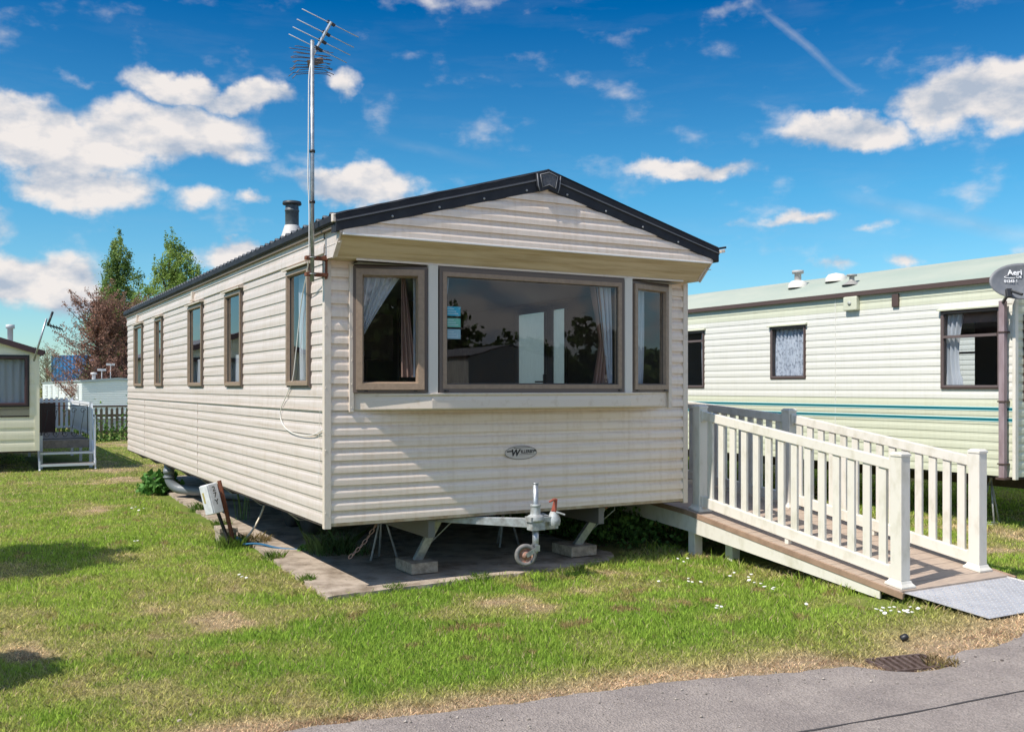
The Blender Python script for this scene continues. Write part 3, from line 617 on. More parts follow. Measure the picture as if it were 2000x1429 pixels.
# curtains
mb = MB(); curtain(mb, mL, .05, .4, 2.02, 2.62, -.07, 5, .018, edge=lambda t: .06 + .36 * t ** 1.15)
curtain(mb, mL, .50, .60, 1.75, 2.62, -.07, 3, .012, edge=lambda t: .60 - .02 * t)
curtain(mb, mC, .08, .16, 1.95, 2.62, -.06, 2, .012, edge=lambda t: .11 + .07 * t)
curtain(mb, mC, lC - .14, lC - .3, 1.70, 2.62, -.07, 3, .018, edge=lambda t: lC - .17 - .13 * t)
curtain(mb, mR, .16, .36, 1.70, 2.62, -.09, 4, .016, edge=lambda t: .36 + .04 * t)
curtain(mb, map_u(.09), .40, .62, 1.7, 2.66, 0, 4, .015); curtain(mb, map_u(.09), .86, 1.0, 1.7, 2.66, 0, 3, .015)
for a, b in WIN[1:]: curtain(mb, map_u(.09), a + .03, a + .22, 1.7, 2.66, 0, 3, .013); curtain(mb, map_u(.09), a + .3, b - .03, 1.7, 2.02 + .0, 0, 6, .01)
mb.build('curtain', M_CURT, cv)
mb = MB(); curtain(mb, mL, .40, .52, 1.75, 2.62, -.085, 3, .014, edge=lambda t: .53 - .10 * t)
curtain(mb, mC, lC - .16, lC - .4, 1.62, 2.62, -.10, 4, .022, edge=lambda t: lC - .20 - .20 * abs(t - .45) - .05)
mb.build('curtain_lining', M_CURTB, cv)
adopt(cv)

# ================================================================ TV aerial on its mast
ae = empty('aerial_mast', (-.13, -.05, 2.52), 'tall galvanised aerial mast bracketed to the cream caravan corner with long rods on top', 'aerial')
px, py = -.13, -.05
mb = MB(); mb.tube([(px, py, 2.50), (px, py, 4.40)], .0160, 14); mb.tube([(px, py, 4.40), (px, py, 4.405)], .0165, 14); pl = mb.build('pole', M_GALV, ae)
mb = MB()
for z in (3.52, 3.12): mb.tube([(px, py, z), (px, py, z + .02)], .023, 12)
mb.build('cable_tie', M_BLK, pl)
mb = MB()
for z in (2.69, 2.56): mb.box(px - .05, py - .005, z - .014, .0, py + .05, z + .014)
mb.box(-.022, .0, 2.53, .0, .03, 2.72); mb.box(-.016, -.045, 2.53, -.022 + .02, .045, 2.72); br = mb.build('wall_bracket', M_RUST, ae, .002)
mb = MB()
for z in (2.69, 2.56): mb.tube([(px + .026 * math.cos(t), py - .004 + .026 * math.sin(t), z) for t in np.linspace(0, 2 * math.pi, 16, False)], .004, 6, closed=True)
mb.build('u_bolt', M_GALV, br)
# four long rods on a tilted boom
D0 = 7.95
b0, b1 = at(611, 108, D0), at(647, 43, D0 - .10)
mb = MB(); mb.bar(b0, b1, .016, .016); bo = mb.build('boom', mat('aerial_aluminium', (.62, .63, .65), .35, .6), ae)
for (xa, ya, xb, yb) in ((590, 18, 700, 73), (580, 38, 691, 93), (572, 53, 684, 108), (564, 67, 677, 123)):
    m = MB(); m.tube([at(xa, ya, D0 - .22), at(xb, yb, D0 + .16)], .0042, 8); rr = m.build('rod', MATS['aerial_aluminium'], ae)
    c = at((xa + xb) / 2 + 1, (ya + yb) / 2, D0 - .03); m = MB(); m.bar(c - Vector((.03, 0, -.012)), c + Vector((.035, 0, -.016)), .022, .022); m.build('rod_clip', M_BLK, rr, .003)
mb = MB(); c = at(614, 118, D0)
mb.bar(c + Vector((-.06, -.05, -.05)), c + Vector((.10, .12, .05)), .03, .05)
for k in range(15):
    t = k / 14; y0 = 100 + 44 * t + random.uniform(-3, 3); q = at(605 + 16 * (1 - t), y0, D0 + random.uniform(-.05, .05)); l = random.uniform(18, 36)
    a = random.uniform(-.35, .1)
    mb.tube([q, at(605 - l * .9, y0 - 6 + 10 * t + a * 8, D0 - .12), at(605 - l * 1.15, y0 - 8 + 18 * t, D0 - .14)], .0032, 5)
    mb.tube([q, at(618 + l * .7, y0 + 3 + a * 5, D0 + .1), at(618 + l * .95, y0 + 3 + 3 * t, D0 + .12)], .0032, 5)
mb.build('director_array', mat('weathered_brown_rods', (.16, .12, .10), .6, .3), ae)
mb = MB(); pts = [(px + .03, py, 4.33), (px - .028, py, 4.2), (px - .03, py, 3.9), (px - .035, py - .01, 3.55), (px - .04, py - .01, 3.3), (px - .025, py, 3.12), (px - .025, py, 2.78), (px - .02, py + .02, 2.66)]
pts += [at(x, y, 0.0) if False else None for x, y in ()]
def side_pt(x, y, u=-.02):
    r = (at(x, y, 1) - CAMP); t = (u - CAMP.x) / r.x; return CAMP + r * t
pts += [side_pt(*p) for p in ((588, 590), (583, 640), (577, 700), (572, 745), (558, 775), (547, 800), (548, 822), (562, 842), (590, 851), (612, 850), (632, 838))]
# smooth the cable
def smooth(pts, it=2):
    pts = [Vector(p) for p in pts]
    for _ in range(it):
        q = [pts[0]]
        for a, b in zip(pts, pts[1:]): q += [a.lerp(b, .25), a.lerp(b, .75)]
        pts = q + [pts[-1]]
    return pts
mb.tube(smooth(pts), .0045, 6); mb.tube(smooth([side_pt(625, 800), side_pt(622, 850), side_pt(624, 900), side_pt(622, 942)]), .002, 5); mb.build('cable', mat('white_cable', (.72, .70, .66), .5), ae)
adopt(ae); 

# ================================================================ RAMP
DY0, DZ0 = .05, .445; DS = .1385
def dz(v): return DZ0 + DS * (v - DY0) if v < DY0 else DZ0 + .07 * (min(v, 1.6) - DY0)
rp = empty('access_ramp', (4.4, -1, 0), 'composite decked access ramp with white skirt boards beside the cream caravan', 'ramp')
U0, U1 = 3.735, 5.09
mb = MB(); nb = 0; v = -2.47
while v < 4.4:
    a, b = v + .003, v + .137
    mb.add([(U0, a, dz(a) - .028), (U1, a, dz(a) - .028), (U1, b, dz(b) - .028), (U0, b, dz(b) - .028), (U0, a, dz(a)), (U1, a, dz(a)), (U1, b, dz(b)), (U0, b, dz(b))],
           [(0, 3, 2, 1), (4, 5, 6, 7), (0, 1, 5, 4), (1, 2, 6, 5), (2, 3, 7, 6), (3, 0, 4, 7)]); v += .14
mb.build('deck_board', mat('composite_decking', (.43, .34, .265), .65, col2=(.31, .24, .195), nscale=4, nstretch=(2, 30, 2), bump=.25, bscale=70), rp)
for x in (U0, U1):
    s = -1 if x == U0 else 1
    m = MB(); m.bar((x + s * .012, -2.52, dz(-2.52) - .018), (x + s * .012, .05, dz(.05) - .018), .022, .05); m.bar((x + s * .012, .05, dz(.05) - .018), (x + s * .012, 1.6, dz(1.6) - .018), .022, .05); m.build('deck_edge', mat('brown_edge_board', (.33, .22, .155), .6, col2=(.25, .165, .115), nscale=12), rp, .003)
    m = MB(); va = -2.30
    for a, b in ((va, .05), (.05, 1.6), (1.6, 4.4)):
        m.add([(x + s * .0, a, max(dz(a) - .20, .012)), (x + s * .0, b, max(dz(b) - .20, .012)), (x + s * .0, b, dz(b) - .045), (x + s * .0, a, dz(a) - .045),
               (x + s * .016, a, max(dz(a) - .20, .012)), (x + s * .016, b, max(dz(b) - .20, .012)), (x + s * .016, b, dz(b) - .045), (x + s * .016, a, dz(a) - .045)],
              [(0, 1, 2, 3), (7, 6, 5, 4), (0, 4, 5, 1), (2, 6, 7, 3), (0, 3, 7, 4), (1, 5, 6, 2)])
    fixn(m.build('skirt_board', M_WHITE, rp))
for (x, v) in ((3.81, .02), (3.90, -.42), (3.81, 1.6), (5.02, .02), (5.02, 1.6), (5.02, -.9), (3.81, 3.4), (5.02, 3.4)):
    m = MB(); m.box(x - .05, v - .05, 0, x + .05, v + .05, dz(v) - .05); m.build('support_post', M_WHITE, rp, .006)
adopt(rp)
# chequer plate
pt = empty('chequer_plate', (4.5, -2.8, 0), 'aluminium chequer plate bridging the foot of the ramp and the grass', 'metal plate')
mb = MB(); P0 = [(3.80, -2.43, .085), (5.06, -2.43, .085), (5.10, -3.16, .022), (3.84, -3.16, .022)]
P0 = [Vector(p) for p in P0]; nrm = (P0[1] - P0[0]).cross(P0[3] - P0[0]).normalized() * -1
if nrm.z < 0: nrm = -nrm
mb.add([p for p in P0] + [p - nrm * .005 for p in P0], [(0, 3, 2, 1), (4, 5, 6, 7), (0, 1, 5, 4), (1, 2, 6, 5), (2, 3, 7, 6), (3, 0, 4, 7)])
def bil(a, b): return P0[0].lerp(P0[1], a).lerp(P0[3].lerp(P0[2], a), b)
na, nb = 25, 15
for i in range(na):
    for j in range(nb):
        for k in range(1):
            c = bil((i + .5) / na, (j + .5) / nb) + nrm * .0005; ang = R(52) if (i + j) % 2 else R(38)
            ea = (P0[1] - P0[0]).normalized(); eb = nrm.cross(ea); d = ea * math.cos(ang) + eb * math.sin(ang); q = nrm.cross(d)
            vs = [c - d * .021, c + q * .0095, c + d * .021, c - q * .0095, c - d * .010 + nrm * .006, c + d * .010 + nrm * .006]
            mb.add(vs, [(0, 3, 4), (0, 4, 1), (4, 3, 5), (4, 5, 1), (3, 2, 5), (5, 2, 1)], 1, False)
fixn(mb.build('tread_plate', [mat('chequer_aluminium', (.50, .50, .52), .5, .25, col2=(.40, .40, .42), nscale=6), mat('polished_tread', (.74, .75, .78), .32, .6)], pt)); 
mb = MB(); mb.bar(P0[1] + Vector((.006, 0, .003)), P0[2] + Vector((.006, 0, .003)), .01, .012); mb.build('edge_angle', mat('bright_aluminium', (.7, .68, .64), .4, .5), pt)
adopt(pt)

# balustrades
def post(parent, x, v, h=1.03, mt=M_WHITE, base=True):
    z = dz(v); m = MB(); w = .052
    m.box(x - w, v - w, z + .002, x + w, v + w, z + h); po = m.build('post', mt, parent, .004)
    m = MB(); m.lathe((0, 0, 0), (0, 0, 1), [(0, 0)], 4)
    m = MB(); a, b = w + .006, w - .012; vs = []
    for (r, zz) in ((a, z + h - .012), (a, z + h + .004), (b, z + h + .02)): vs += [(x - r, v - r, zz), (x + r, v - r, zz), (x + r, v + r, zz), (x - r, v + r, zz)]
    m.add(vs, [(0, 1, 5, 4), (1, 2, 6, 5), (2, 3, 7, 6), (3, 0, 4, 7), (4, 5, 9, 8), (5, 6, 10, 9), (6, 7, 11, 10), (7, 4, 8, 11), (8, 9, 10, 11), (3, 2, 1, 0)]); m.build('post_cap', mt, po)
    if base:
        m = MB(); vs = []
        for (r, zz) in ((w + .03, z + .003), (w + .03, z + .016), (w + .012, z + .035), (w + .004, z + .055)): vs += [(x - r, v - r, zz - DS * r), (x + r, v - r, zz - DS * r), (x + r, v + r, zz + DS * r), (x - r, v + r, zz + DS * r)]
        m.add(vs, [(k * 4 + i, k * 4 + (i + 1) % 4, k * 4 + 4 + (i + 1) % 4, k * 4 + 4 + i) for k in range(3) for i in range(4)]); m.build('post_base', mt, po)
def rail_run(parent, x, v0, v1, n, h=1.03, lo=.095, sl=None):
    sl = DS if sl is None else sl
    zf = lambda v: dz(v)
    for hh, t in ((h - .085, .085), (lo, .10)):
        m = MB(); m.bar((x, v0 + .055, zf(v0) + hh), (x, v1 - .055, zf(v1) + hh), .055, t); m.build('rail', M_WHITE, parent, .006)
    for v in (v0 + .065, v1 - .065):
        for hh in (h - .085, lo): m = MB(); m.bar((x, v - .012, zf(v) + hh), (x, v + .012, zf(v) + hh), .07, .115); m.build('rail_bracket', M_WHITE, parent, .004)
    for k in range(n):
        v = v0 + .05 + (v1 - v0 - .10) * (k + .7) / (n + .4); m = MB(); m.box(x - .014, v - .036, zf(v) + lo + .03, x + .014, v + .036, zf(v) + h - .11); m.build('picket', M_WHITE, parent, .003)
    m = MB(); vm_ = (v0 + v1) / 2; m.box(x - .02, vm_ - .022, zf(vm_), x + .02, vm_ + .022, zf(vm_) + lo - .04); m.build('rail_foot', M_WHITE, parent)
f1 = empty('ramp_railing', (3.87, -1.2, 0), 'white picket railing on the near side of the ramp, starting at the cream caravan corner', 'railing', 'white picket railings of the ramp')
post(f1, 3.87, .02); post(f1, 3.87, -2.37); rail_run(f1, 3.87, -2.37, .02, 14); adopt(f1)
f2 = empty('ramp_railing', (4.99, -1.2, 0), 'longer white picket railing on the far side of the ramp, running back into shade', 'railing', 'white picket railings of the ramp')
FU = 4.96; post(f2, FU, -.10, 1.0); post(f2, FU, -2.27, 1.0); rail_run(f2, FU, -2.27, -.10, 14, 1.0); rail_run(f2, FU, -.10, 1.75, 12, 1.0); post(f2, FU, 1.80, 1.0); rail_run(f2, FU, 1.85, 4.3, 15, 1.0); adopt(f2)

# ================================================================ things under the caravan
def block(x0, y0, x1, y1, h, label, mt=M_BLOCK, name='concrete_block', grp='concrete blocks under the caravan legs'):
    m = MB(); m.box(x0, y0, .04, x1, y1, h + .02); o = m.build(name, mt, None, .006); return tag(o, label, 'concrete block', grp)
block(.852, .25, 1.105, .62, .117, 'concrete block under the left slanting front leg')
block(2.53, .30, 2.82, .66, .117, 'concrete block under the right slanting front leg')
def stand(cx, cy, top, label, rot=0):
    r = empty('axle_stand', (cx, cy, 0), label, 'axle stand', 'tubular axle stands')
    ft = [Vector((cx + .15 * math.cos(rot + a), cy + .15 * math.sin(rot + a), .012)) for a in (R(200), R(330), R(80))]; tp = Vector((cx, cy, top - .03))
    for q in ft: m = MB(); m.tube([q, tp + (q - tp) * .06], .011, 8); m.build('leg', M_GALVP, r)
    m = MB()
    for i in range(3): m.tube([ft[i], ft[(i + 1) % 3]], .006, 6)
    m.build('brace', M_GALVP, r); m = MB(); m.tube([(cx, cy, top - .10), (cx, cy, top - .01)], .018, 10); m.bar((cx - .04, cy, top - .006), (cx + .04, cy, top - .006), .05, .01); m.build('head', M_GALVP, r)
    adopt(r); return r
stand(.95, 1.18, .54, 'spindly metal axle stand just behind the left slanting leg')
stand(2.36, 1.30, .54, 'spindly metal axle stand just behind the wheel and hitch', .3)
stand(8.35, -.05, .60, 'spindly metal axle stand under the pale green caravan', .5)

# numbered meter box on two leaning stakes
mt_ = empty('meter_post', (-.08, 2.75, 0), 'leaning numbered white meter box on rusty and black stakes by the slab edge', 'meter box')
DD = 10.05
lean = lambda x, y, D=DD: at(x, y, D)
mb = MB(); mb.bar(lean(457, 1062, DD + .1), lean(428, 938, DD + .1), .035, .035); mb.build('rusty_stake', M_RUST, mt_, .003)
mb = MB(); mb.bar(lean(448, 1062, DD + .02), lean(422, 990, DD + .14), .028, .028); mb.build('black_stake', M_BLK, mt_, .003)
ezb = (lean(412, 941) - lean(427, 1001)).normalized()
exb = Vector((.95, .30, 0)); exb = (exb - ezb * exb.dot(ezb)).normalized(); nb_ = exb.cross(ezb)     # numbered face
def bx_pt(a, b, c): return lean(418, 973, DD - .06) + exb * a + ezb * b + nb_ * c
# the numbered side face and the paler door face meet at an edge
mb = MB(); vs = [bx_pt(a, b, c) for c in (.0, -.16) for a, b in ((-.035, -.155), (.075, -.155), (.075, .155), (-.035, .155))]
mb.add(vs, [(0, 1, 2, 3), (7, 6, 5, 4), (0, 4, 5, 1), (1, 5, 6, 2), (2, 6, 7, 3), (3, 7, 4, 0)]); bxo = fixn(mb.build('meter_box', M_PLAST, mt_, .008))
mb = MB(); vs = [bx_pt(a, b, c) for a in (-.047, -.038) for b, c in ((-.15, -.003), (-.15, -.157), (.15, -.157), (.15, -.003))]
mb.add(vs, [(0, 1, 2, 3), (7, 6, 5, 4), (0, 4, 5, 1), (1, 5, 6, 2), (2, 6, 7, 3), (3, 7, 4, 0)]); fixn(mb.build('box_lid', M_PLAST, bxo, .006))
mb = MB(); vs = [bx_pt(a, b, c) for a in (-.050, -.046) for b, c in ((-.03, -.09), (-.03, -.12), (.08, -.12), (.08, -.09))]
mb.add(vs, [(0, 1, 2, 3), (7, 6, 5, 4), (0, 4, 5, 1), (1, 5, 6, 2), (2, 6, 7, 3), (3, 7, 4, 0)]); fixn(mb.build('lid_window', mat('yellowed_plastic', (.45, .38, .15), .5), bxo))
num = mat('number_ink', (.02, .02, .015), .6)
for ch, b in (('2', .095), ('7', .03), ('Y', -.04)):
    text_ob(ch, .075, num, bxo, frame_mat(bx_pt(.022, b, .002), exb, ezb), .0008, name='digit', bold=.001)
adopt(mt_)
mb = MB(); g0 = at(425, 1052, 10.3); gx, gy = g0.x, g0.y
m = MB(); m.box(-.19, 2.88, 0, -.02, 3.12, .13); m.box(-.20, 2.86, .133, -.01, 3.13, .185); tag(m.build('concrete_block', M_BLOCK, None, .006), 'pale concrete block with a cap slab in the grass behind the meter box', 'concrete block')
mb = MB(); pts = smooth([(.30, 2.9, .52), (.26, 2.85, .36), (.14, 2.8, .16), (.03, 2.75, .06), (-.06, 2.72, .05), (-.09, 2.74, .02)]); mb.tube(pts, .011, 8)
for k in range(3): mb.tube([(.30 + .03 * math.cos(t), 2.9 + .02 * k, .50 - .02 * k + .03 * math.sin(t)) for t in np.linspace(0, 2 * math.pi, 12, False)], .008, 6, closed=True)
tag(mb.build('hose', mat('cream_hose', (.62, .56, .44), .5)), 'cream hose looping from under the caravan floor to the leaning meter box', 'hose')
mb = MB(); pts = smooth([(-.02, 2.68, .03), (.12, 2.5, .06), (.25, 2.2, .03), (.6, 2.0, .02), (.85, 2.35, .02), (1.6, 2.9, .02)]); mb.tube(pts, .012, 8); mb.tube([(-.06, 2.73, .10), (.0, 2.70, .05)], .02, 10)
tag(mb.build('water_pipe', mat('blue_water_pipe', (.015, .10, .20), .45)), 'blue water pipe lying on the slab beside the meter box', 'pipe')

# ================================================================ other caravans
def caravan(name, label, x0, y0, wd, ln, zb, zt, ridge, mats, windows_left=(), windows_front=(), roofm=None, trim=None, group=None, overhang=.05, curved=False, band=None, pitch=.1, stripes=False, right_windows=(), ztrim=.05):
    """x0,y0 = front-left corner; long axis +y"""
    r = empty(name, (x0, y0, 0), label, 'static caravan', group)
    lw = MB(); mf = map_u(x0)
    if band:
        siding(lw, mf, lambda z: (y0, y0 + ln), zb, band[0], pitch, .0055, holes=windows_left, flip=True, mi=0); siding(lw, mf, lambda z: (y0, y0 + ln), band[0], band[1], pitch, .0055, holes=windows_left, flip=True, mi=1)
        siding(lw, mf, lambda z: (y0, y0 + ln), band[1], zt, pitch, .0055, holes=windows_left, flip=True, mi=0)
    else: siding(lw, mf, lambda z: (y0, y0 + ln), zb, zt, pitch, .0055, holes=windows_left, flip=True)
    lw.build('left_wall', mats, r)
    rw = MB(); siding(rw, map_u(x0 + wd, 1), lambda z: (y0, y0 + ln), zb, zt, pitch, .0055, holes=right_windows); rw.build('right_wall', mats, r)
    iv = lambda z: (x0, x0 + wd) if z <= zt else (x0 + wd / 2 * (z - zt) / (ridge - zt), x0 + wd - wd / 2 * (z - zt) / (ridge - zt))
    fw = MB(); siding(fw, map_v(y0), iv, zb, ridge - .01, pitch, .009, holes=windows_front); fw.build('front_wall', mats, r)
    bw = MB(); siding(bw, map_v(y0 + ln, 1), iv, zb, ridge - .01, pitch, .009, flip=True); bw.build('rear_wall', mats, r)
    rf = MB(); prof = []
    for t in np.linspace(-1, 1, 25):
        h = (1 - t * t) if curved else (1 - abs(t)); prof.append((x0 + wd / 2 + t * (wd / 2 + overhang), zt + .03 + (ridge - zt) * h))
    vs = [(a, y0 - overhang, b) for a, b in prof] + [(a, y0 + ln + overhang, b) for a, b in prof]; n = len(prof)
    rf.add(vs, [(i, i + 1, n + i + 1, n + i) for i in range(n - 1)], 0, True)
    vs = [(a, y0 - overhang, b - .04) for a, b in prof] + [(a, y0 - overhang, b + .001) for a, b in prof]; rf.add(vs, [(i, i + 1, n + i + 1, n + i) for i in range(n - 1)], 0)
    rfo = rf.build('roof', roofm, r)
    tr = MB()
    for x in (x0 - overhang - .012, x0 + wd + overhang + .012): tr.box(x - .018, y0 - overhang, zt - .028, x + .018, y0 + ln + overhang, zt + .032)
    tr.build('gutter', trim, r)
    fa = MB()
    for s in range(n - 1): fa.bar((prof[s][0], y0 - overhang - .012, prof[s][1] - ztrim), (prof[s + 1][0], y0 - overhang - .012, prof[s + 1][1] - ztrim), .022, ztrim * 2 + .02, up=(0, 0, 1))
    fa.build('fascia', trim, r)
    fl = MB(); fl.box(x0 + .02, y0 + .02, zb - .03, x0 + wd - .02, y0 + ln - .02, zb); fl.box(x0 + .7, y0 + .1, zb - .2, x0 + .78, y0 + ln - .1, zb - .031); fl.build('floor', M_UNDER, r)
    return r, rfo
M_GRN = siding_mat('green_cream_siding', (.575, .59, .46), (.45, .46, .33), (.46, .8), grime=.4)
M_WHT = siding_mat('white_siding', (.67, .665, .61), (.52, .52, .43), (.48, .8), grime=.4)
M_GROOF = mat('pale_green_roof', (.30, .355, .305), .85, col2=(.42, .43, .36), nscale=1.2, nstretch=(1, .35, 1), fac=(.35, .75))
M_BRN = mat('brown_trim', (.085, .055, .047), .5)
M_BRNF = mat('brown_window_frame', (.13, .10, .095), .45)
GX, GY, GL = 8.0, -.60, 10.2
wl = [(2.60, 3.30, 1.785, 2.56), (-.43, .37, 1.645, 2.60), (4.80, 5.40, 1.65, 2.59), (7.2, 7.9, 1.65, 2.59)]
gc, groof = caravan('static_caravan', 'pale green and white static caravan with two teal stripes beyond the ramp', GX, GY, 3.1, GL, .63, 2.92, 3.36, [M_GRN, M_WHT], wl, [(8.14, 9.0, 1.5, 2.5), (9.1, 10.9, 1.5, 2.5)], M_GROOF, M_BRN, curved=True, band=(1.53, 2.70), overhang=.03, right_windows=[(1.85, 2.75, 1.5, 2.5)])
mf = map_u(GX)
window(gc, mf, *wl[0], .03, False, .04, fm=M_BRNF, rm=M_BRN, hood=M_GRN); window(gc, mf, *wl[1], .04, False, .04, fm=M_BRNF, rm=M_BRN, hood=M_GRN, bar=2.28)
window(gc, mf, *wl[2], .03, False, .04, fm=M_BRNF, rm=M_BRN, hood=M_GRN, bar=2.42); window(gc, mf, *wl[3], .03, False, .04, fm=M_BRNF, rm=M_BRN)
window(gc, map_v(GY), 8.14, 9.0, 1.5, 2.5, .04, False, .05, fm=M_WHITE, rm=M_BRN); window(gc, map_v(GY), 9.1, 10.9, 1.5, 2.5, .04, False, .05, fm=M_WHITE, rm=M_BRN)
window(gc, map_u(GX + 3.1, 1), 1.85, 2.75, 1.5, 2.5, .03, False, .04, fm=M_BRNF, rm=M_BRN, bar=2.2)
M_TEAL = mat('teal_stripe', (.0, .13, .165), .4); M_CYAN = mat('pale_cyan_stripe', (.45, .68, .68), .4)
for z in (1.41, 1.285):
    m = MB(); m.box(GX - .011, GY, z - .014, GX - .0058, GY + GL, z + .014); m.build('teal_stripe', M_TEAL, gc)
    m = MB(); m.box(GX - .0105, GY, z + .015, GX - .0058, GY + GL, z + .023); m.box(GX - .0105, GY, z - .023, GX - .0058, GY + GL, z - .015); m.build('stripe_edge', M_CYAN, gc)
for yy in (2.05, 6.3): m = MB(); m.box(GX - .0085, yy, .66, GX, yy + .012, 2.9); m.build('panel_joint', M_WHT, gc)
m = MB(); m.box(GX - .03, GY - .02, .6, GX + .03, GY + .02, 2.9); m.build('corner_trim', M_WHITE, gc, .005)
# lace curtain, side curtain and dark interior
lace = mat('lace_curtain', (.70, .74, .82), .9, col2=(.30, .34, .42), nscale=22, nstretch=(1, 1.6, 1), fac=(.48, .62), trans=.2)
m = MB(); curtain(m, map_u(GX + .06), 2.64, 3.26, 1.80, 2.54, 0, 9, .016, n=90); m.build('lace_curtain', lace, gc)
m = MB(); curtain(m, map_u(GX + .07), .34, .10, 1.66, 2.58, 0, 3, .022, edge=lambda t: .11 + .07 * math.sin(3 * (1 - t)) * (1 if t > .15 else .4)); curtain(m, map_u(GX + .07), 4.84, 4.95, 1.66, 2.56, 0, 2, .02); m.build('curtain', M_CURT, gc)
m = MB(); curtain(m, map_v(GY + .06, 1), 8.2, 8.4, 1.5, 2.5, 0, 3, .02); m.build('curtain', mat('lilac_curtain', (.35, .30, .42), .8), gc)
m = MB(); m.box(GX + 1.1, 1.75, .66, GX + 1.14, 9.4, 2.85); m.box(GX + .03, 1.6, .66, GX + 1.1, 1.64, 2.85); m.box(GX + .03, 4.3, .66, GX + 1.1, 4.34, 2.85); m.box(GX + .03, -.5, .63, GX + 3.0, 9.4, .66); m.box(GX + 2.0, .75, .66, GX + 2.05, 1.34, 2.85); m.build('inner_partition', mat('brown_panel', (.10, .062, .05), .7), gc)
m = MB(); curtain(m, map_u(GX + .10), -.40, .34, 2.44, 2.62, 0, 3, .008); m.build('window_pelmet', mat('brown_pelmet', (.14, .085, .075), .8), gc)
# vents on the roof, alarm box, brown wall vent
def rz(u): tt = (u - GX - 1.55) / 1.58; return 2.95 + .44 * (1 - tt * tt)
m = MB(); m.lathe((8.45, 3.2, rz(8.45) - .02), (0, 0, 1), [(.15, 0), (.14, .06), (.10, .105), (.04, .12)], 20); m.lathe((8.45, 3.2, rz(8.45)), (0, 0, 1), [(.05, .08), (.05, .20), (.085, .20), (.085, .245), (0, .25)], 16, 1)
m.build('roof_vent', [M_WHITE, mat('vent_grey', (.4, .39, .38), .6)], groof)
m = MB(); m.lathe((8.55, 2.55, rz(8.55) - .02), (0, 0, 1), [(.16, 0), (.15, .06), (.11, .11), (.0, .135)], 20); m.build('roof_vent', M_WHITE, groof)
m = MB(); m.lathe((8.28, 2.02, rz(8.28) - .02), (0, 0, 1), [(.14, 0), (.07, .04), (.035, .07), (.035, .12), (.07, .125), (.07, .15), (0, .155)], 18); m.build('roof_vent', mat('tarnished_vent', (.30, .29, .27), .5), groof)
m = MB(); m.box(GX - .075, 1.63, 2.70, GX, 1.86, 2.89); al = m.build('heater_outlet', M_GRN, gc, .015)
m = MB(); m.lathe((GX - .075, 1.745, 2.80), (-1, 0, 0), [(.03, 0), (.03, .008), (0, .012)], 14); m.build('outlet_grille', mat('grille_grey', (.4, .42, .38), .6), al)
m = MB(); m.box(GX - .04, .99, 2.70, GX, 1.09, 2.87); m.build('downpipe_stub', M_BRN, gc, .01)
m = MB(); m.box(GX - .07, 5.3, 2.68, GX, 5.5, 2.90); m.build('heater_outlet', M_GRN, gc, .015)
adopt(gc)
# satellite dish on a square pole
sd = empty('satellite_dish', (7.93, -.50, .62), 'grey oval satellite dish with white lettering on a mauve pole by the pale green caravan', 'satellite dish')
mb = MB(); mb.box(7.895, -.53, .62, 7.955, -.46, 2.66); pl = mb.build('pole', mat('mauve_pole', (.30, .235, .25), .6, col2=(.22, .16, .17), nscale=9, nstretch=(1, 1, .3)), sd, .004)
m = MB()
for z in (.78, 1.50, 2.3): m.box(7.885, -.54, z - .008, 7.99, -.45, z + .008)
m.box(7.87, -.55, .60, 7.99, -.44, .625); m.build('pole_clamp', M_BRN, pl)
dc = at(1998, 549, 10.95); ndir = Vector((-.60, -.76, .24)).normalized(); ex = Vector((0, 0, 1)).cross(ndir).normalized(); ez = ndir.cross(ex)
mb = MB(); vs = []; seg = 40; rings = 8
for i in range(rings + 1):
    r = i / rings
    for k in range(seg): t = 2 * math.pi * k / seg; vs.append(dc + ex * (.355 * r * math.cos(t)) + ez * (.215 * r * math.sin(t)) + ndir * (.05 * r * r - .05))
nn_ = len(vs); vs += [v - ndir * .006 for v in vs]
fs = [(i * seg + k, i * seg + (k + 1) % seg, (i + 1) * seg + (k + 1) % seg, (i + 1) * seg + k) for i in range(rings) for k in range(seg)]
fs += [tuple(nn_ + q for q in f[::-1]) for f in fs] + [(rings * seg + k, rings * seg + (k + 1) % seg, nn_ + rings * seg + (k + 1) % seg, nn_ + rings * seg + k) for k in range(seg)]
mb.add(vs, fs, 0, True); ds = mb.build('dish', mat('dish_grey', (.13, .14, .155), .5, col2=(.17, .175, .19), nscale=12), sd)
wt = mat('dish_lettering', (.75, .76, .78), .5)
def dtext(s, size, a, b, bold=0):
    rr = (a / .355) ** 2 + (b / .215) ** 2
    o = text_ob(s, size, wt, ds, frame_mat(dc + ex * a + ez * b + ndir * (.05 * rr - .05 + .012), ex, ez), .0008, align='LEFT', bold=bold); return o
dtext('Aeri', .088, -.150, .108, .0015); dtext('Da', .046, -.055, .066, .001); dtext('01243 6', .044, -.19, .010, .001)
m = MB(); m.tube([dc + ex * (-.12 + .06 * math.cos(t)) + ez * (.062 + .014 * math.sin(t)) + ndir * (-.03) for t in np.linspace(R(120), R(350), 18)], [.002 + .003 * math.sin(i / 17 * math.pi) for i in range(18)], 6); m.build('swoosh', wt, ds)
m = MB(); m.bar(dc + ex * -.17 + ez * -.10 + ndir * .03, dc + ex * -.17 + ez * -.20 + ndir * .03, .06, .05); m.bar(dc + ex * -.15 + ez * -.13 + ndir * .05, dc + ex * -.06 + ez * -.20 + ndir * .12, .035, .03); m.bar(dc + ex * -.17 + ez * -.16 - ndir * .02, Vector((7.925, -.495, 2.64)), .03, .03)
m.build('receiver_arm', M_BLK, sd, .006)
adopt(sd)
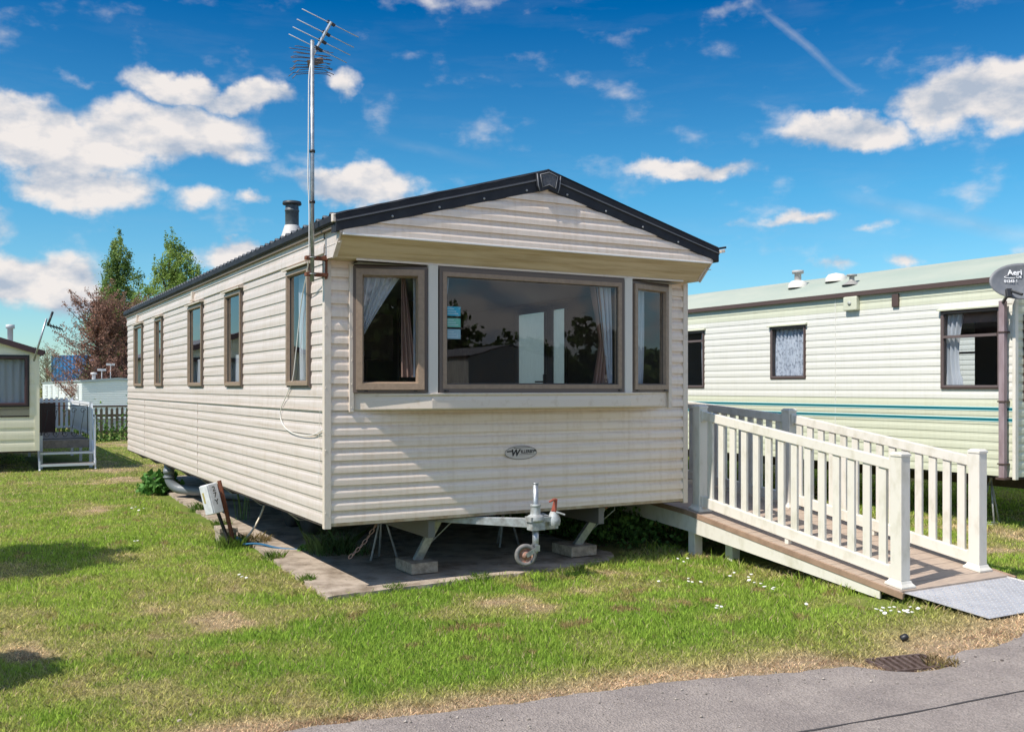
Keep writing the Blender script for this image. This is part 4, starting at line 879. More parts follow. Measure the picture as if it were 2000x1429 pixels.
# the next caravan, seen through that one's windows
c3, _ = caravan('static_caravan', 'plain white static caravan glimpsed through the windows of the pale green one', 14.6, -2.0, 3.1, 11, .6, 2.75, 3.1, [M_WHT], [], [], M_GROOF, M_BRN); adopt(c3)

# left yellowish caravan
M_YEL = siding_mat('primrose_siding', (.84, .80, .62), (.62, .56, .40), (.5, .8), grime=.25)
LX0, LX1, LY = -4.36, -1.26, 13.8
lc, lroof = caravan('static_caravan', 'primrose static caravan with dark brown window and eaves at the left edge', LX0, LY, LX1 - LX0, 9.5, .41, 2.34, 2.86, [M_YEL], [], [(-3.4, -1.42, 1.27, 2.28)], mat('grey_felt_roof', (.30, .29, .29), .7), mat('dark_maroon_trim', (.060, .030, .032), .5), overhang=.09, pitch=.23, ztrim=.045)
window(lc, map_v(LY), -3.4, -1.42, 1.27, 2.29, .05, False, .075, fm=MATS['dark_maroon_trim'], rm=M_BLK)
m = MB(); siding(m, map_v(LY), lambda z: (-3.4, -1.42), 1.08, 1.26, .02, .012); m.build('window_skirt', MATS['dark_maroon_trim'], lc)
m = MB(); curtain(m, map_v(LY + .09), -3.3, -1.5, 1.3, 2.24, 0, 14, .014, n=160); m.build('net_curtain', mat('net_curtain', (.52, .54, .57), .9, trans=.2), lc)
m = MB(); m.box(-1.33, LY - .014, .41, -1.24, LY + .02, 2.3); m.build('corner_trim', M_YEL, lc)
m = MB(); m.box(LX0 + .1, LY + .2, 1.1, LX1 - .1, LY + .24, 2.3); m.build('inner_panel', M_DARKIN, lc)
m = MB(); q = at(20, 662, 20.2); m.lathe((q.x, q.y, 2.45), (0, 0, 1), [(.055, 0), (.055, .42), (.085, .42), (.085, .50), (0, .51)], 14); m.build('flue', mat('pale_flue', (.5, .52, .52), .6), lroof)
adopt(lc)
a2 = empty('aerial_mast', at(78, 690, 18.9), 'small leaning aerial on a thin stick at the eave corner of the primrose caravan', 'aerial')
m = MB(); m.tube([at(66, 705, 18.9), at(91, 622, 18.9)], .018, 8); m.build('pole', M_GALV, a2)
m = MB(); m.bar(at(92, 634, 18.9), at(122, 643, 18.9), .03, .03); m.tube([at(93, 636, 18.8), at(103, 609, 18.9)], .022, 8)
for k in range(5): q = at(96 + k * 6, 635 + k * 2, 18.9); m.tube([q + Vector((-.05, -.09, .05)), q + Vector((.05, .09, -.05))], .007, 6)
m.build('aerial_head', M_BLK, a2); adopt(a2)
# raised deck with railings beside it
dk = empty('raised_deck', (-.7, 15.5, 0), 'raised timber deck with white railings, black scroll gate and steps beside the primrose caravan', 'deck')
DX0, DX1, DV0, DV1, DH = -1.22, -.25, 14.35, 18.4, .58
M_GW = mat('grey_weathered_wood', (.27, .23, .20), .8, col2=(.18, .15, .13), nscale=9, nstretch=(2, 14, 2))
m = MB()
for k in range(29): m.box(DX0, DV0 + k * .14, DH - .035, DX1, DV0 + k * .14 + .132, DH)
m.box(DX0, DV0 - .02, DH - .16, DX1, DV0 - .003, DH - .0); m.build('platform', M_GW, dk)
M_WR = mat('white_painted_rail', (.66, .70, .76), .5)
m = MB()
for x, y in ((DX0 + .04, DV0), (DX1, DV0), (DX1, DV1), (DX0 + .04, DV1), (DX1, (DV0 + DV1) / 2)): m.box(x - .03, y - .03, .0, x + .03, y + .03, DH + .78 if x > -1 or y > 15 else DH + .1)
for z in (DH + .74, DH + .12): m.box(DX1 - .02, DV0, z - .025, DX1 + .02, DV1, z + .025); m.box(DX0, DV1 - .02, z - .025, DX1, DV1 + .02, z + .025)
m.build('white_railing', M_WR, dk)
m = MB()
for k in range(30):
    y = DV0 + .1 + k * .133; m.tube([(DX1, y, DH + .12), (DX1, y + .03, DH + .35), (DX1, y - .03, DH + .55), (DX1, y, DH + .74)], .014, 6)
for k in range(9):
    x = DX0 + .08 + k * .11; m.bar((x, DV1, DH + .1), (x, DV1, DH + .82), .06, .02)
m.build('railing_bar', M_WR, dk)
m = MB(); m.box(DX0 + .02, DV1 - .10, DH, -.62, DV1 - .06, DH + .70); m.build('brown_screen', mat('dark_brown_board', (.045, .022, .018), .7), dk)
m = MB(); gz0, gz1 = DH + .03, DH + .70
for a, b in (((DX0 + .05, gz0), (DX1 - .06, gz0)), ((DX0 + .05, gz1), (DX1 - .06, gz1)), ((DX0 + .05, gz0), (DX0 + .05, gz1)), ((DX1 - .06, gz0), (DX1 - .06, gz1))): m.bar((a[0], DV0 + .02, a[1]), (b[0], DV0 + .02, b[1]), .014, .014)
for k in range(5):
    cx = DX0 + .14 + k * .17
    for zc, sg in ((gz1 - .1, 1), (gz0 + .1, -1)): m.tube([(cx + .055 * (1 - t / 9) * math.cos(t), DV0 + .02, zc + sg * .07 * (1 - t / 9) * math.sin(t)) for t in np.linspace(0, 7, 18)], .005, 5)
    m.tube([(cx - .05, DV0 + .02, gz0 + .08), (cx + .03, DV0 + .02, gz1 - .08)], .005, 5)
m.build('scroll_gate', M_BLK, dk)
m = MB()
for k, (y, z) in enumerate(((14.12, .36), (13.92, .14))): m.box(DX0 + .02, y - .12, z - .03, DX1 + .0, y + .10, z)
m.build('step_tread', M_GW, dk)
m = MB()
for y, z in ((14.0, .33), (13.80, .105)): m.box(DX0, y - .015, z - .015, DX1 + .02, y + .0, z + .028)
for x in (DX0 - .02, DX1 + .03): m.bar((x, 13.80, .0), (x, 14.35, .56), .03, .05); m.bar((x, 13.82, .0), (x, 13.82, .2), .03, .03)
m.bar((DX1 + .03, 13.82, .1), (DX1 + .02, 14.33, DH + .74), .025, .035); m.bar((DX1 + .03, 13.85, .0), (DX1 + .03, 13.85, 1.1), .025, .03)
m.build('step_frame', M_WR, dk)
adopt(dk)
# white caravan beyond the picket fence on lower ground
M_WB = siding_mat('white_far_siding', (.70, .74, .74), (.5, .52, .5), (.5, .8), grime=.2)
corner = at(160, 790, 52)
bx0, by0, bz_ = corner.x, corner.y, .55
def W2(a, b, c, d): return (by0 + a, by0 + b, c, d)
bwl = [W2(1.6, 3.0, .95, 1.75), W2(5.6, 7.0, .5, 1.8), W2(9.2, 10.2, .5, 1.8), W2(14.5, 17, .95, 1.75), W2(20, 22, .5, 1.8), W2(24.5, 27, .95, 1.75)]
bc_, _ = caravan('static_caravan', 'distant white static caravan with grey end wall beyond the picket fence', bx0, by0, 3.6, 30, -.05, 1.98, 2.12, [M_WB], [], [], mat('grey_far_roof', (.42, .44, .46), .6), mat('grey_far_trim', (.30, .36, .38), .6), pitch=.12, ztrim=.05)
for w_ in bwl: window(bc_, map_u(bx0), *w_, .05, False, .10, fm=M_WB, rm=M_GALVP)
m = MB(); m.box(bx0 - .02, by0 - .03, .58, bx0 + 3.62, by0 - .001, .66); m.build('brown_belt', M_BRN, bc_)
m = MB(); m.box(bx0 + .02, by0 + .03, -.75, bx0 + 3.58, by0 + 29.8, -.06); m.build('skirt', mat('grey_skirt', (.36, .37, .38), .8), bc_)
m = MB(); m.lathe((bx0 + .8, by0 + 2, 2.05), (0, 0, 1), [(.1, 0), (.1, .3), (.18, .3), (.16, .4), (0, .42)], 12)
for x, h in ((1.6, .9), (1.15, .6)): m.tube([(bx0 + x, by0 + 1.5, 2.0), (bx0 + x, by0 + 1.5, 2.0 + h)], .025, 6); m.bar((bx0 + x - .22, by0 + 1.5, 2.0 + h), (bx0 + x + .22, by0 + 1.5, 2.0 + h), .06, .12)
m.build('roof_aerial', mat('pale_far_fitting', (.55, .55, .55), .6), bc_)
adopt(bc_)

# picket fence
fc = empty('picket_fence', (1.5, 25.3, 0), 'low weathered wooden picket fence with nettles growing through it, behind the cream caravan', 'fence')
FA, FB = Vector((-7.0, 23.2, 0)), Vector((6.5, 26.2, 0)); M_FW = mat('weathered_fence', (.27, .195, .13), .9, col2=(.17, .12, .08), nscale=20)
m = MB(); L_ = (FB - FA).length; e = (FB - FA).normalized()
for k in range(int(L_ / .16)):
    p = FA + e * k * .16; h = .98 + random.uniform(-.03, .03); q = p + e * .085
    m.add([p, q, q + Vector((0, 0, h)), (p + q) / 2 + Vector((0, 0, h + .06)), p + Vector((0, 0, h))] + [v + Vector((0, .018, 0)) for v in (p, q, q + Vector((0, 0, h)), (p + q) / 2 + Vector((0, 0, h + .06)), p + Vector((0, 0, h)))],
          [(0, 1, 2, 3, 4), (9, 8, 7, 6, 5), (0, 5, 6, 1), (1, 6, 7, 2), (2, 7, 8, 3), (3, 8, 9, 4), (4, 9, 5, 0)])
m.build('paling', M_FW, fc)
m = MB()
for z in (.28, .78): m.bar(FA + Vector((0, .05, z)), FB + Vector((0, .05, z)), .04, .08)
m.build('fence_rail', M_FW, fc)
for k in range(8):
    m = MB(); p = FA + e * k * 1.9; m.bar(p + Vector((0, .11, 0)), p + Vector((0, .11, 1.12)), .09, .09); m.build('fence_post', M_FW, fc)
adopt(fc)
m = MB()
for k in range(16):
    p = Vector((-1.9 + k * .13, 24.9, .0)); m.box(p.x, p.y, 0, p.x + .08, p.y + .02, 1.30)
m.box(-1.95, 24.93, 1.05, .2, 24.97, 1.14); tag(m.build('picket_fence', mat('red_brown_fence', (.17, .075, .05), .8)), 'short run of reddish brown pickets behind the raised deck', 'fence')
# blue shed
s0 = at(100, 740, 105); s1 = at(420, 740, 105)
m = MB(); bl = mat('blue_steel_cladding', (.012, .14, .36), .5, col2=(.02, .19, .45), nscale=1, nstretch=(2, 2, .2))
n = 90; vs = []
e = (s1 - s0) * (1 / n)
for i in range(n + 1):
    p = s0 + e * i; off = .08 if i % 2 else 0; vs += [(p.x, p.y + off, -1), (p.x, p.y + off, 5.0 if i > 8 else 5.0)]
m.add(vs, [(2 * i, 2 * i + 2, 2 * i + 3, 2 * i + 1) for i in range(n)]); bk = Vector((4, 9, 0)); m.quad((s0.x, s0.y, 5), (s1.x, s1.y, 5), (s1.x + bk.x, s1.y + bk.y, 5.4), (s0.x + bk.x, s0.y + bk.y, 5.4)); m.quad((s0.x, s0.y, -1), (s0.x, s0.y, 5), (s0.x + bk.x, s0.y + bk.y, 5.4), (s0.x + bk.x, s0.y + bk.y, -1))
sh = empty('warehouse', s0, 'bright blue metal-clad warehouse far behind the brown tree', 'building'); m.build('wall', bl, sh); adopt(sh)

# ================================================================ ground
def vnoise(x, y, seed=0):
    xi = np.floor(x).astype(np.int64); yi = np.floor(y).astype(np.int64); xf = x - xi; yf = y - yi
    def h(a, b):
        n = (a * 374761393 + b * 668265263 + seed * 1442695041) & 0xffffffff; n = ((n ^ (n >> 13)) * 1274126177) & 0xffffffff; return ((n ^ (n >> 16)) & 0xffff) / 65535.0
    u = xf * xf * (3 - 2 * xf); v = yf * yf * (3 - 2 * yf)
    return (h(xi, yi) * (1 - u) + h(xi + 1, yi) * u) * (1 - v) + (h(xi, yi + 1) * (1 - u) + h(xi + 1, yi + 1) * u) * v
def fbm(x, y, sc, o=4, seed=0):
    s = 0; a = .5; t = 0
    for k in range(o): s = s + a * vnoise(x * sc, y * sc, seed + k); t += a; a *= .5; sc *= 2.03
    return s / t
RE = np.array([(-40, -2.0), (-6, -2.55), (-2.5, -2.80), (-1.24, -2.90), (-.76, -2.96), (-.06, -3.10), (.76, -3.17), (1.2, -3.28), (1.7, -3.44), (2.05, -3.46), (2.18, -3.66), (2.32, -3.78), (2.6, -3.79), (2.74, -3.62), (3.1, -3.61), (3.37, -3.61), (3.71, -3.50), (5, -3.35), (9, -3.2), (45, -2.5)])
def road_edge(x): return np.interp(x, RE[:, 0], RE[:, 1]) + .07 * (fbm(x, x * 0, 5.0, 5, 11) - .5)
def dry(x, y):
    """0 = lush, 1 = dead straw"""
    d = y - road_edge(x); verge = np.clip(1.25 - (d + .25 * (fbm(x, y, 2.2, 4, 31) - .5)) / (.38 + .20 * np.clip(x - .2, 0, 3)), 0, 1)
    p = np.clip((fbm(x, y, .9, 4, 5) - .53) * 4.2, 0, .58); p2 = np.clip((fbm(x, y, 3.2, 4, 9) - .55) * 4, 0, .5)
    hot = .40 * np.exp(-(((x + .9) / .7) ** 2 + ((y - .9) / .7) ** 2)) + .6 * np.exp(-(((x - 1.6) / .9) ** 2 + ((y + .9) / .16) ** 2)) + .5 * np.exp(-(((x + 1.3) / .35) ** 2 + ((y - .2) / .25) ** 2))
    fr = .25 * np.clip((y - 3) / 12, 0, 1)
    lush = .35 * np.exp(-((y + 2.1) / .7) ** 2) * (x < 1.8)
    return np.clip(np.maximum(verge, p + p2 * .7 + hot * fbm(x, y, 3, 3, 2) * 1.5 + fr - lush), 0, 1)
def colour(x, y):
    t = dry(x, y)[:, None]; g = fbm(x, y, 1.1, 3, 77)[:, None]
    green = np.array([[.225, .385, .045]]) * (1 - g) + np.array([[.44, .565, .10]]) * g
    straw = np.array([[.84, .62, .40]]) * (.8 + .4 * g); mid = np.array([[.46, .485, .13]])
    soil = np.clip((fbm(x, y, 4.5, 3, 91) - .69) * 14, 0, .8)[:, None]; straw = straw * (1 - soil) + np.array([[.42, .25, .15]]) * soil; green = green * (1 - soil) + np.array([[.42, .28, .15]]) * soil
    return np.where(t < .5, green + (mid - green) * t * 2, mid + (straw - mid) * (t - .5) * 2)
def gz(x, y):
    drop = -np.clip((y - 27) / 12, 0, 1) ** 1 * .78
    return .018 * (fbm(x, y, .8, 3, 3) - .5) * (np.abs(y) < 30) + drop
def grid(xs, ys):
    X, Y = np.meshgrid(xs, ys); x = X.ravel(); y = Y.ravel(); return x, y
def vc_mat(name, rough=.95, bump=.8, tr=0.0, isl=0.0, under=1.0):
    m = bpy.data.materials.new(name); m.use_nodes = True; t = m.node_tree; b = t.nodes['Principled BSDF']; b.inputs['Roughness'].default_value = rough; b.inputs['Specular IOR Level'].default_value = .2
    a = t.nodes.new('ShaderNodeVertexColor'); a.layer_name = 'col'; g = t.nodes.new('ShaderNodeNewGeometry'); mu = t.nodes.new('ShaderNodeMix'); mu.data_type = 'RGBA'; mu.blend_type = 'MULTIPLY'; mu.inputs[0].default_value = 1
    t.links.new(a.outputs[0], mu.inputs[6]); mr = t.nodes.new('ShaderNodeMapRange')
    if isl: t.links.new(g.outputs['Random Per Island'], mr.inputs[0]); mr.inputs[3].default_value = 1 - isl; mr.inputs[4].default_value = 1 + isl
    else:
        nz = t.nodes.new('ShaderNodeTexNoise'); nz.inputs['Scale'].default_value = 38; nz.inputs['Detail'].default_value = 8; nz.inputs['Roughness'].default_value = .75; t.links.new(g.outputs['Position'], nz.inputs['Vector'])
        t.links.new(nz.outputs[0], mr.inputs[0]); mr.inputs[1].default_value = .35; mr.inputs[2].default_value = .68; mr.inputs[3].default_value = .35 * under; mr.inputs[4].default_value = 1.15 * under
        bp = t.nodes.new('ShaderNodeBump'); bp.inputs['Strength'].default_value = bump; bp.inputs['Distance'].default_value = .03; t.links.new(nz.outputs[0], bp.inputs['Height']); t.links.new(bp.outputs[0], b.inputs['Normal'])
    t.links.new(mr.outputs[0], mu.inputs[7]); t.links.new(mu.outputs[2], b.inputs['Base Color'])
    if tr:
        ts = t.nodes.new('ShaderNodeBsdfTranslucent'); t.links.new(mu.outputs[2], ts.inputs[0]); ms = t.nodes.new('ShaderNodeMixShader'); ms.inputs[0].default_value = tr; t.links.new(b.outputs[0], ms.inputs[1]); t.links.new(ts.outputs[0], ms.inputs[2]); t.links.new(ms.outputs[0], t.nodes['Material Output'].inputs[0])
    return m
def mesh_np(name, verts, faces_flat, nper, mats, cols=None, smooth=False):
    me = bpy.data.meshes.new(name); nv = len(verts); nf = len(faces_flat) // nper
    me.vertices.add(nv); me.vertices.foreach_set('co', verts.astype(np.float32).ravel()); me.loops.add(len(faces_flat)); me.loops.foreach_set('vertex_index', faces_flat.astype(np.int32))
    me.polygons.add(nf); me.polygons.foreach_set('loop_start', np.arange(0, nf * nper, nper, dtype=np.int32))
    if smooth: me.polygons.foreach_set('use_smooth', np.ones(nf, bool))
    me.materials.append(mats); me.update(calc_edges=True)
    if cols is not None:
        ca = me.color_attributes.new('col', 'FLOAT_COLOR', 'POINT'); c4 = np.ones((nv, 4), np.float32); c4[:, :3] = cols; ca.data.foreach_set('color', c4.ravel())
    o = bpy.data.objects.new(name, me); C.objects.link(o); return o
def sheet(name, xs, ys, zf, mt, colf):
    x, y = grid(xs, ys); nx, ny = len(xs), len(ys); i = np.arange(nx - 1)[None, :] + np.arange(ny - 1)[:, None] * nx; i = i.ravel()
    f = np.stack([i, i + 1, i + 1 + nx, i + nx], 1).ravel(); return mesh_np(name, np.stack([x, y, zf(x, y)], 1), f, 4, mt, colf(x, y) if colf else None, True)
xs = np.unique(np.concatenate([np.linspace(-900, -60, 12), np.linspace(-60, -9, 40), np.arange(-9, 10, .07), np.linspace(10, 60, 40), np.linspace(60, 900, 12)]))
ys = np.unique(np.concatenate([np.linspace(-300, -30, 8), np.linspace(-30, -5, 20), np.arange(-5, 12, .07), np.arange(12, 50, .5), np.linspace(50, 1500, 20)]))
lawn = sheet('lawn', xs, ys, gz, vc_mat('lawn_soil', under=.62), colour); tag(lawn, kind='structure')
# far ground beyond stays part of the lawn sheet; grass blades
def blades(n, dmin, dmax, h0, wmul, name):
    # sample in a fan in front of the camera (a bit wider than the view)
    d = np.exp(rng.uniform(math.log(dmin), math.log(dmax), n)); a = rng.uniform(-.66, .66, n); X = a * d + rng.uniform(-.3, .3, n)
    x = CAMP.x + X * math.cos(YAW) + d * math.sin(YAW); y = CAMP.y - X * math.sin(YAW) + d * math.cos(YAW)
    keep = y > road_edge(x) - .01 + .05 * rng.uniform(-1, 1, n)
    slab = (x > np.interp(y, [-.2, 1, 2.4, 4.5, 8, 11.2], [-.06, -.01, .07, .13, .21, .25]) + .02 + .16 * (fbm(x, y, 3.5, 3, 8) - .35)) & (x < 3.2) & (y > -.16 + .14 * (fbm(x, y, 3.5, 3, 18) - .4) + .05 * np.clip(x, 0, 2.5)) & (y < 11.2)
    slab &= ~((x > 2.2) & (y < .25 * (x - 1.9) - .05))
    ramp_ = (x > np.where((y > -2.2) & (y < .6), 3.95, np.where(y < -2.45, 3.81, 3.72))) & (x < 5.12) & (y > -3.16) & (y < 4.4); plate = ramp_ & (y < -2.3)
    drain = (x > 2.22) & (x < 2.62) & (y > -3.73) & (y < -3.47)
    brown = (((x - 3.55) / .22) ** 2 + ((y + 2.35) / .28) ** 2 < 1) & (rng.random(n) < .85)
    deck = (x > -1.3) & (x < -.2) & (y > 13.8) & (y < 18.5)
    keep &= ~slab & ~ramp_ & ~drain & ~brown & ~deck & (y < 24)
    inner = (x > 0) & (x < 3.6) & (y > .5) & (y < 10.9); keep &= ~inner
    x, y, d = x[keep], y[keep], d[keep]; n = len(x); t = dry(x, y)
    edge = 1.7 * np.exp(-np.abs(x - 3.66) / .08) * (y < .6) * (y > -2.1) + np.exp(-np.abs(y + .10) / .10) * (x > .9) * (x < 3.6) * .8 + .5 * np.exp(-np.abs(x - .03 * y + .03) / .08) * (y > -.2) * (y < 9) + np.exp(-np.abs(x - 5.14) / .1) * (y > -3) * (y < 4) + 1.1 * np.exp(-np.abs(x - 3.79) / .06) * (y < -2.42) * (y > -3.15) + .7 * np.exp(-np.abs(y + 3.18) / .05) * (x > 3.8) * (x < 5.1) + .8 * np.exp(-np.abs(x - GX + .1) / .2) * (y > -1) * (y < 9)
    cl = fbm(x, y, 2.6, 3, 41)
    h = h0 * (.55 + .9 * cl + 1.5 * edge * rng.random(n)) * (1 - .55 * t) * rng.uniform(.55, 1.35, n)
    ang = rng.uniform(0, 2 * math.pi, n); lean_ = rng.uniform(.1, .9, n) + .7 * t; w = wmul * (d / 6) ** .8 * rng.uniform(.7, 1.3, n) * .0026
    fa = rng.uniform(0, 2 * math.pi, n); z = gz(x, y)
    base = np.stack([x, y, z - .002], 1); side = np.stack([np.cos(fa), np.sin(fa), 0 * fa], 1) * w[:, None]
    tip = base + np.stack([np.cos(ang) * lean_ * h, np.sin(ang) * lean_ * h, h], 1)
    mid = base + np.stack([np.cos(ang) * lean_ * h * .3, np.sin(ang) * lean_ * h * .3, h * .6], 1)
    v = np.stack([base - side, base + side, mid + side * .75, tip, mid - side * .75], 1).reshape(-1, 3)
    k = np.arange(n)[:, None] * 5; f = (k + np.arange(5)[None, :]).ravel()
    c = colour(x, y); st = (rng.random(n) < .05 + .4 * t)[:, None]; c = np.where(st, np.array([[.66, .55, .32]]) * rng.uniform(.6, 1.1, (n, 1)), c * rng.uniform(.75, 1.35, (n, 1))); c = np.repeat(c, 5, 0)
    o = mesh_np(name, v, f, 5, GRASSM, c); tag(o, kind='stuff'); return o
GRASSM = vc_mat('grass_blades', .75, 0, .45, .28)
blades(620000, 4.2, 34, .034, 1.0, 'grass')
blades(14000, 4.2, 16, .046, 1.0, 'tall_grass')

# concrete slab, road
def edge_poly(pts, step=.12, amp=.015):
    out = []
    for a, b in zip(pts, pts[1:] + pts[:1]):
        a = Vector(a); b = Vector(b); n = max(1, int((b - a).length / step)); nr = Vector((-(b - a).y, (b - a).x)).normalized()
        for k in range(n): p = a.lerp(b, k / n) + nr * random.uniform(-amp, amp); out.append((p.x, p.y))
    return out
m = MB(); sl = edge_poly([(-.06, -.20), (1.0, -.13), (2.0, -.06), (2.75, .06), (3.05, .34), (3.1, .8), (3.1, 11.2), (.25, 11.2), (.21, 8.0), (.13, 4.5), (.07, 2.4), (-.01, 1.0)], .09, .022); m.prism(sl, lambda a, b, d: (a, b, d), -.05, .03); o = m.build('concrete_slab', M_CONC); fixn(o); tag(o, kind='structure')
road_m = mat('asphalt', (.30, .26, .233), .92, col2=(.215, .185, .17), nscale=2.6, fac=(.35, .7))
t = road_m.node_tree; b = t.nodes['Principled BSDF']; g = t.nodes.new('ShaderNodeNewGeometry')
vz = t.nodes.new('ShaderNodeTexVoronoi'); vz.inputs['Scale'].default_value = 95; t.links.new(g.outputs['Position'], vz.inputs['Vector']); mr = t.nodes.new('ShaderNodeMapRange'); t.links.new(vz.outputs['Color'], mr.inputs[0]); mr.inputs[3].default_value = .72; mr.inputs[4].default_value = 1.28
mu = t.nodes.new('ShaderNodeMix'); mu.data_type = 'RGBA'; mu.blend_type = 'MULTIPLY'; mu.inputs[0].default_value = 1; t.links.new(b.inputs['Base Color'].links[0].from_socket, mu.inputs[6]); t.links.new(mr.outputs[0], mu.inputs[7])
n5 = t.nodes.new('ShaderNodeTexNoise'); n5.inputs['Scale'].default_value = .9; n5.inputs['Detail'].default_value = 7; n5.inputs['Roughness'].default_value = .7; t.links.new(g.outputs['Position'], n5.inputs['Vector']); r5 = t.nodes.new('ShaderNodeMapRange'); t.links.new(n5.outputs[0], r5.inputs[0]); r5.inputs[1].default_value = .56; r5.inputs[2].default_value = .74; r5.inputs[4].default_value = .6
m5 = t.nodes.new('ShaderNodeMix'); m5.data_type = 'RGBA'; t.links.new(r5.outputs[0], m5.inputs[0]); t.links.new(mu.outputs[2], m5.inputs[6]); m5.inputs[7].default_value = (.40, .36, .32, 1); t.links.new(m5.outputs[2], b.inputs['Base Color'])
bp = t.nodes.new('ShaderNodeBump'); bp.inputs['Strength'].default_value = .9; bp.inputs['Distance'].default_value = .008; t.links.new(vz.outputs['Distance'], bp.inputs['Height']); t.links.new(bp.outputs[0], b.inputs['Normal'])
m = MB(); ex_ = np.concatenate([np.linspace(-40, -6, 20), np.arange(-6, 9, .04), np.linspace(9, 45, 20)]); ey = road_edge(ex_) + .02 * (fbm(ex_, ex_ * 0, 14, 2, 3) - .5)
vs = []
for x, y in zip(ex_, ey): vs += [(x, y, .012), (x, y - .06, .018), (x, -9.2, .018)]
n = len(ex_); m.add(vs, [(3 * i, 3 * i + 1, 3 * i + 4, 3 * i + 3) for i in range(n - 1)] + [(3 * i + 1, 3 * i + 2, 3 * i + 5, 3 * i + 4) for i in range(n - 1)]); o = fixn(m.build('road', road_m)); tag(o, kind='structure')
m = MB(); cx = np.arange(-6, 9, .025); cy = -4.17 - .09 * (cx - .99) + .05 * (fbm(cx, cx * 0, 1.8, 5, 51) - .5); cw = .003 + .007 * fbm(cx, cx * 0, 9, 3, 21)
vs = []
for x, y, w in zip(cx, cy, cw): vs += [(x, y - w, .0215), (x, y + w, .0215)]
m.add(vs, [(2 * i, 2 * i + 2, 2 * i + 3, 2 * i + 1) for i in range(len(cx) - 1)]); tag(m.build('road_seam', mat('tar_seam', (.055, .05, .05), .9)), kind='structure')
# drain grate
gr = empty('drain_grate', (2.48, -3.56, 0), 'rusty slotted iron drain grate set in dry grass at the road edge', 'drain')
ga = Matrix.Rotation(R(-12), 3, 'Z'); gc_ = Vector((2.42, -3.60, 0)); mb = MB()
def gp(a, b, z): return gc_ + ga @ Vector((a, b, z))
for a, b, c, d in ((-.20, -.125, .20, -.125), (-.20, .125, .20, .125), (-.20, -.125, -.20, .125), (.20, -.125, .20, .125)): mb.bar(gp(a, b, .006), gp(c, d, .006), .022, .02)
M_IR = mat('rusty_iron', (.075, .045, .035), .8, col2=(.14, .10, .085), nscale=40, bump=.3); mb.build('frame', M_IR, gr)
mb = MB()
for k in range(8): a = -.17 + k * .0486; mb.bar(gp(a - .03, -.12, .008), gp(a + .03, .12, .008), .021, .016)
mb.build('bar', M_IR, gr); mb = MB(); mb.poly([gp(-.19, -.115, .002), gp(.19, -.115, .002), gp(.19, .115, .002), gp(-.19, .115, .002)]); mb.build('pit', M_BLK, gr); adopt(gr)  # flat black sheet stands in for the darkness below the bars
# small black bottle cap in the grass
q = ground_at(1760, 1246, .02); mb = MB(); mb.lathe((q.x, q.y, .015), (.5, -.6, .5), [(0, 0), (.02, 0), (.024, .008), (.022, .04), (.012, .05), (0, .052)], 12); tag(mb.build('cap', M_BLK), 'small black plastic cap lying in dry grass above the drain', 'litter')
for (x, y, s) in ((1905, 1282, .007), (1957, 1289, .010), (1075, 1355, .005), (372, 1395, .007), (350, 1407, .010), (1950, 1257, .007)):
    q = ground_at(x, y, .02); mb = MB(); pts_ = [(random.uniform(.7, 1.2) * s * math.cos(a), random.uniform(.7, 1.2) * s * math.sin(a)) for a in np.linspace(0, 6.28, 7, False)]
    mb.prism(pts_, lambda a, b, d, q=q: (q.x + a, q.y + b, d), .018, .018 + s * .8); o = fixn(mb.build('stone', mat('pale_stone' if x < 400 else 'dark_stone', (.45, .38, .30) if x < 400 else (.12, .10, .09), .9))); tag(o, {1905: 'dark crumb of asphalt just right of the drain', 1957: 'larger dark crumb of asphalt near the right edge', 1075: 'tiny dark stone on the middle of the road', 372: 'upper pale stone in the straw at bottom left', 350: 'lower pale stone in the straw at bottom left', 1950: 'dark crumb in the straw below the metal plate'}[x], 'stone', 'loose stones by the road')

# daisies
dm = MB(); dm.lathe((0, 0, .045), (0, 0, 1), [(.003, .0), (.012, .003), (.0145, .010), (.009, .011), (.004, .009)], 12, 0); dm.lathe((0, 0, .050), (0, 0, 1), [(.0045, 0), (.003, .003), (0, .004)], 8, 1); dm.tube([(0, 0, 0), (.002, 0, .046)], .001, 5, 2)
dz_ = [(1710, 1190), (1718, 1192), (1722, 1187), (1730, 1196), (1738, 1187), (1745, 1186), (1744, 1193), (1752, 1194), (1762, 1192), (1769, 1195), (1774, 1192), (1781, 1186), (1781, 1196), (1790, 1187), (1793, 1189),
       (1345, 1130), (1350, 1136), (1342, 1135), (1365, 1136), (1400, 1183), (1398, 1188), (1407, 1184), (1460, 1127), (1466, 1132), (1467, 1122), (1475, 1138), (1485, 1140), (1495, 1146), (1505, 1150), (1512, 1148), (1573, 1178), (1320, 1090), (1332, 1096), (1340, 1090), (1426, 1125), (1435, 1118), (258, 992), (266, 990), (272, 996), (280, 993), (262, 1057), (270, 1056), (470, 1122), (476, 1126), (482, 1128), (1288, 1135)]
wp = mat('daisy_petal', (.80, .78, .72), .7); dms = [wp, mat('daisy_eye', (.55, .36, .03), .8), mat('daisy_stem', (.10, .2, .03), .8)]
d0 = dm.build('daisy', dms); 
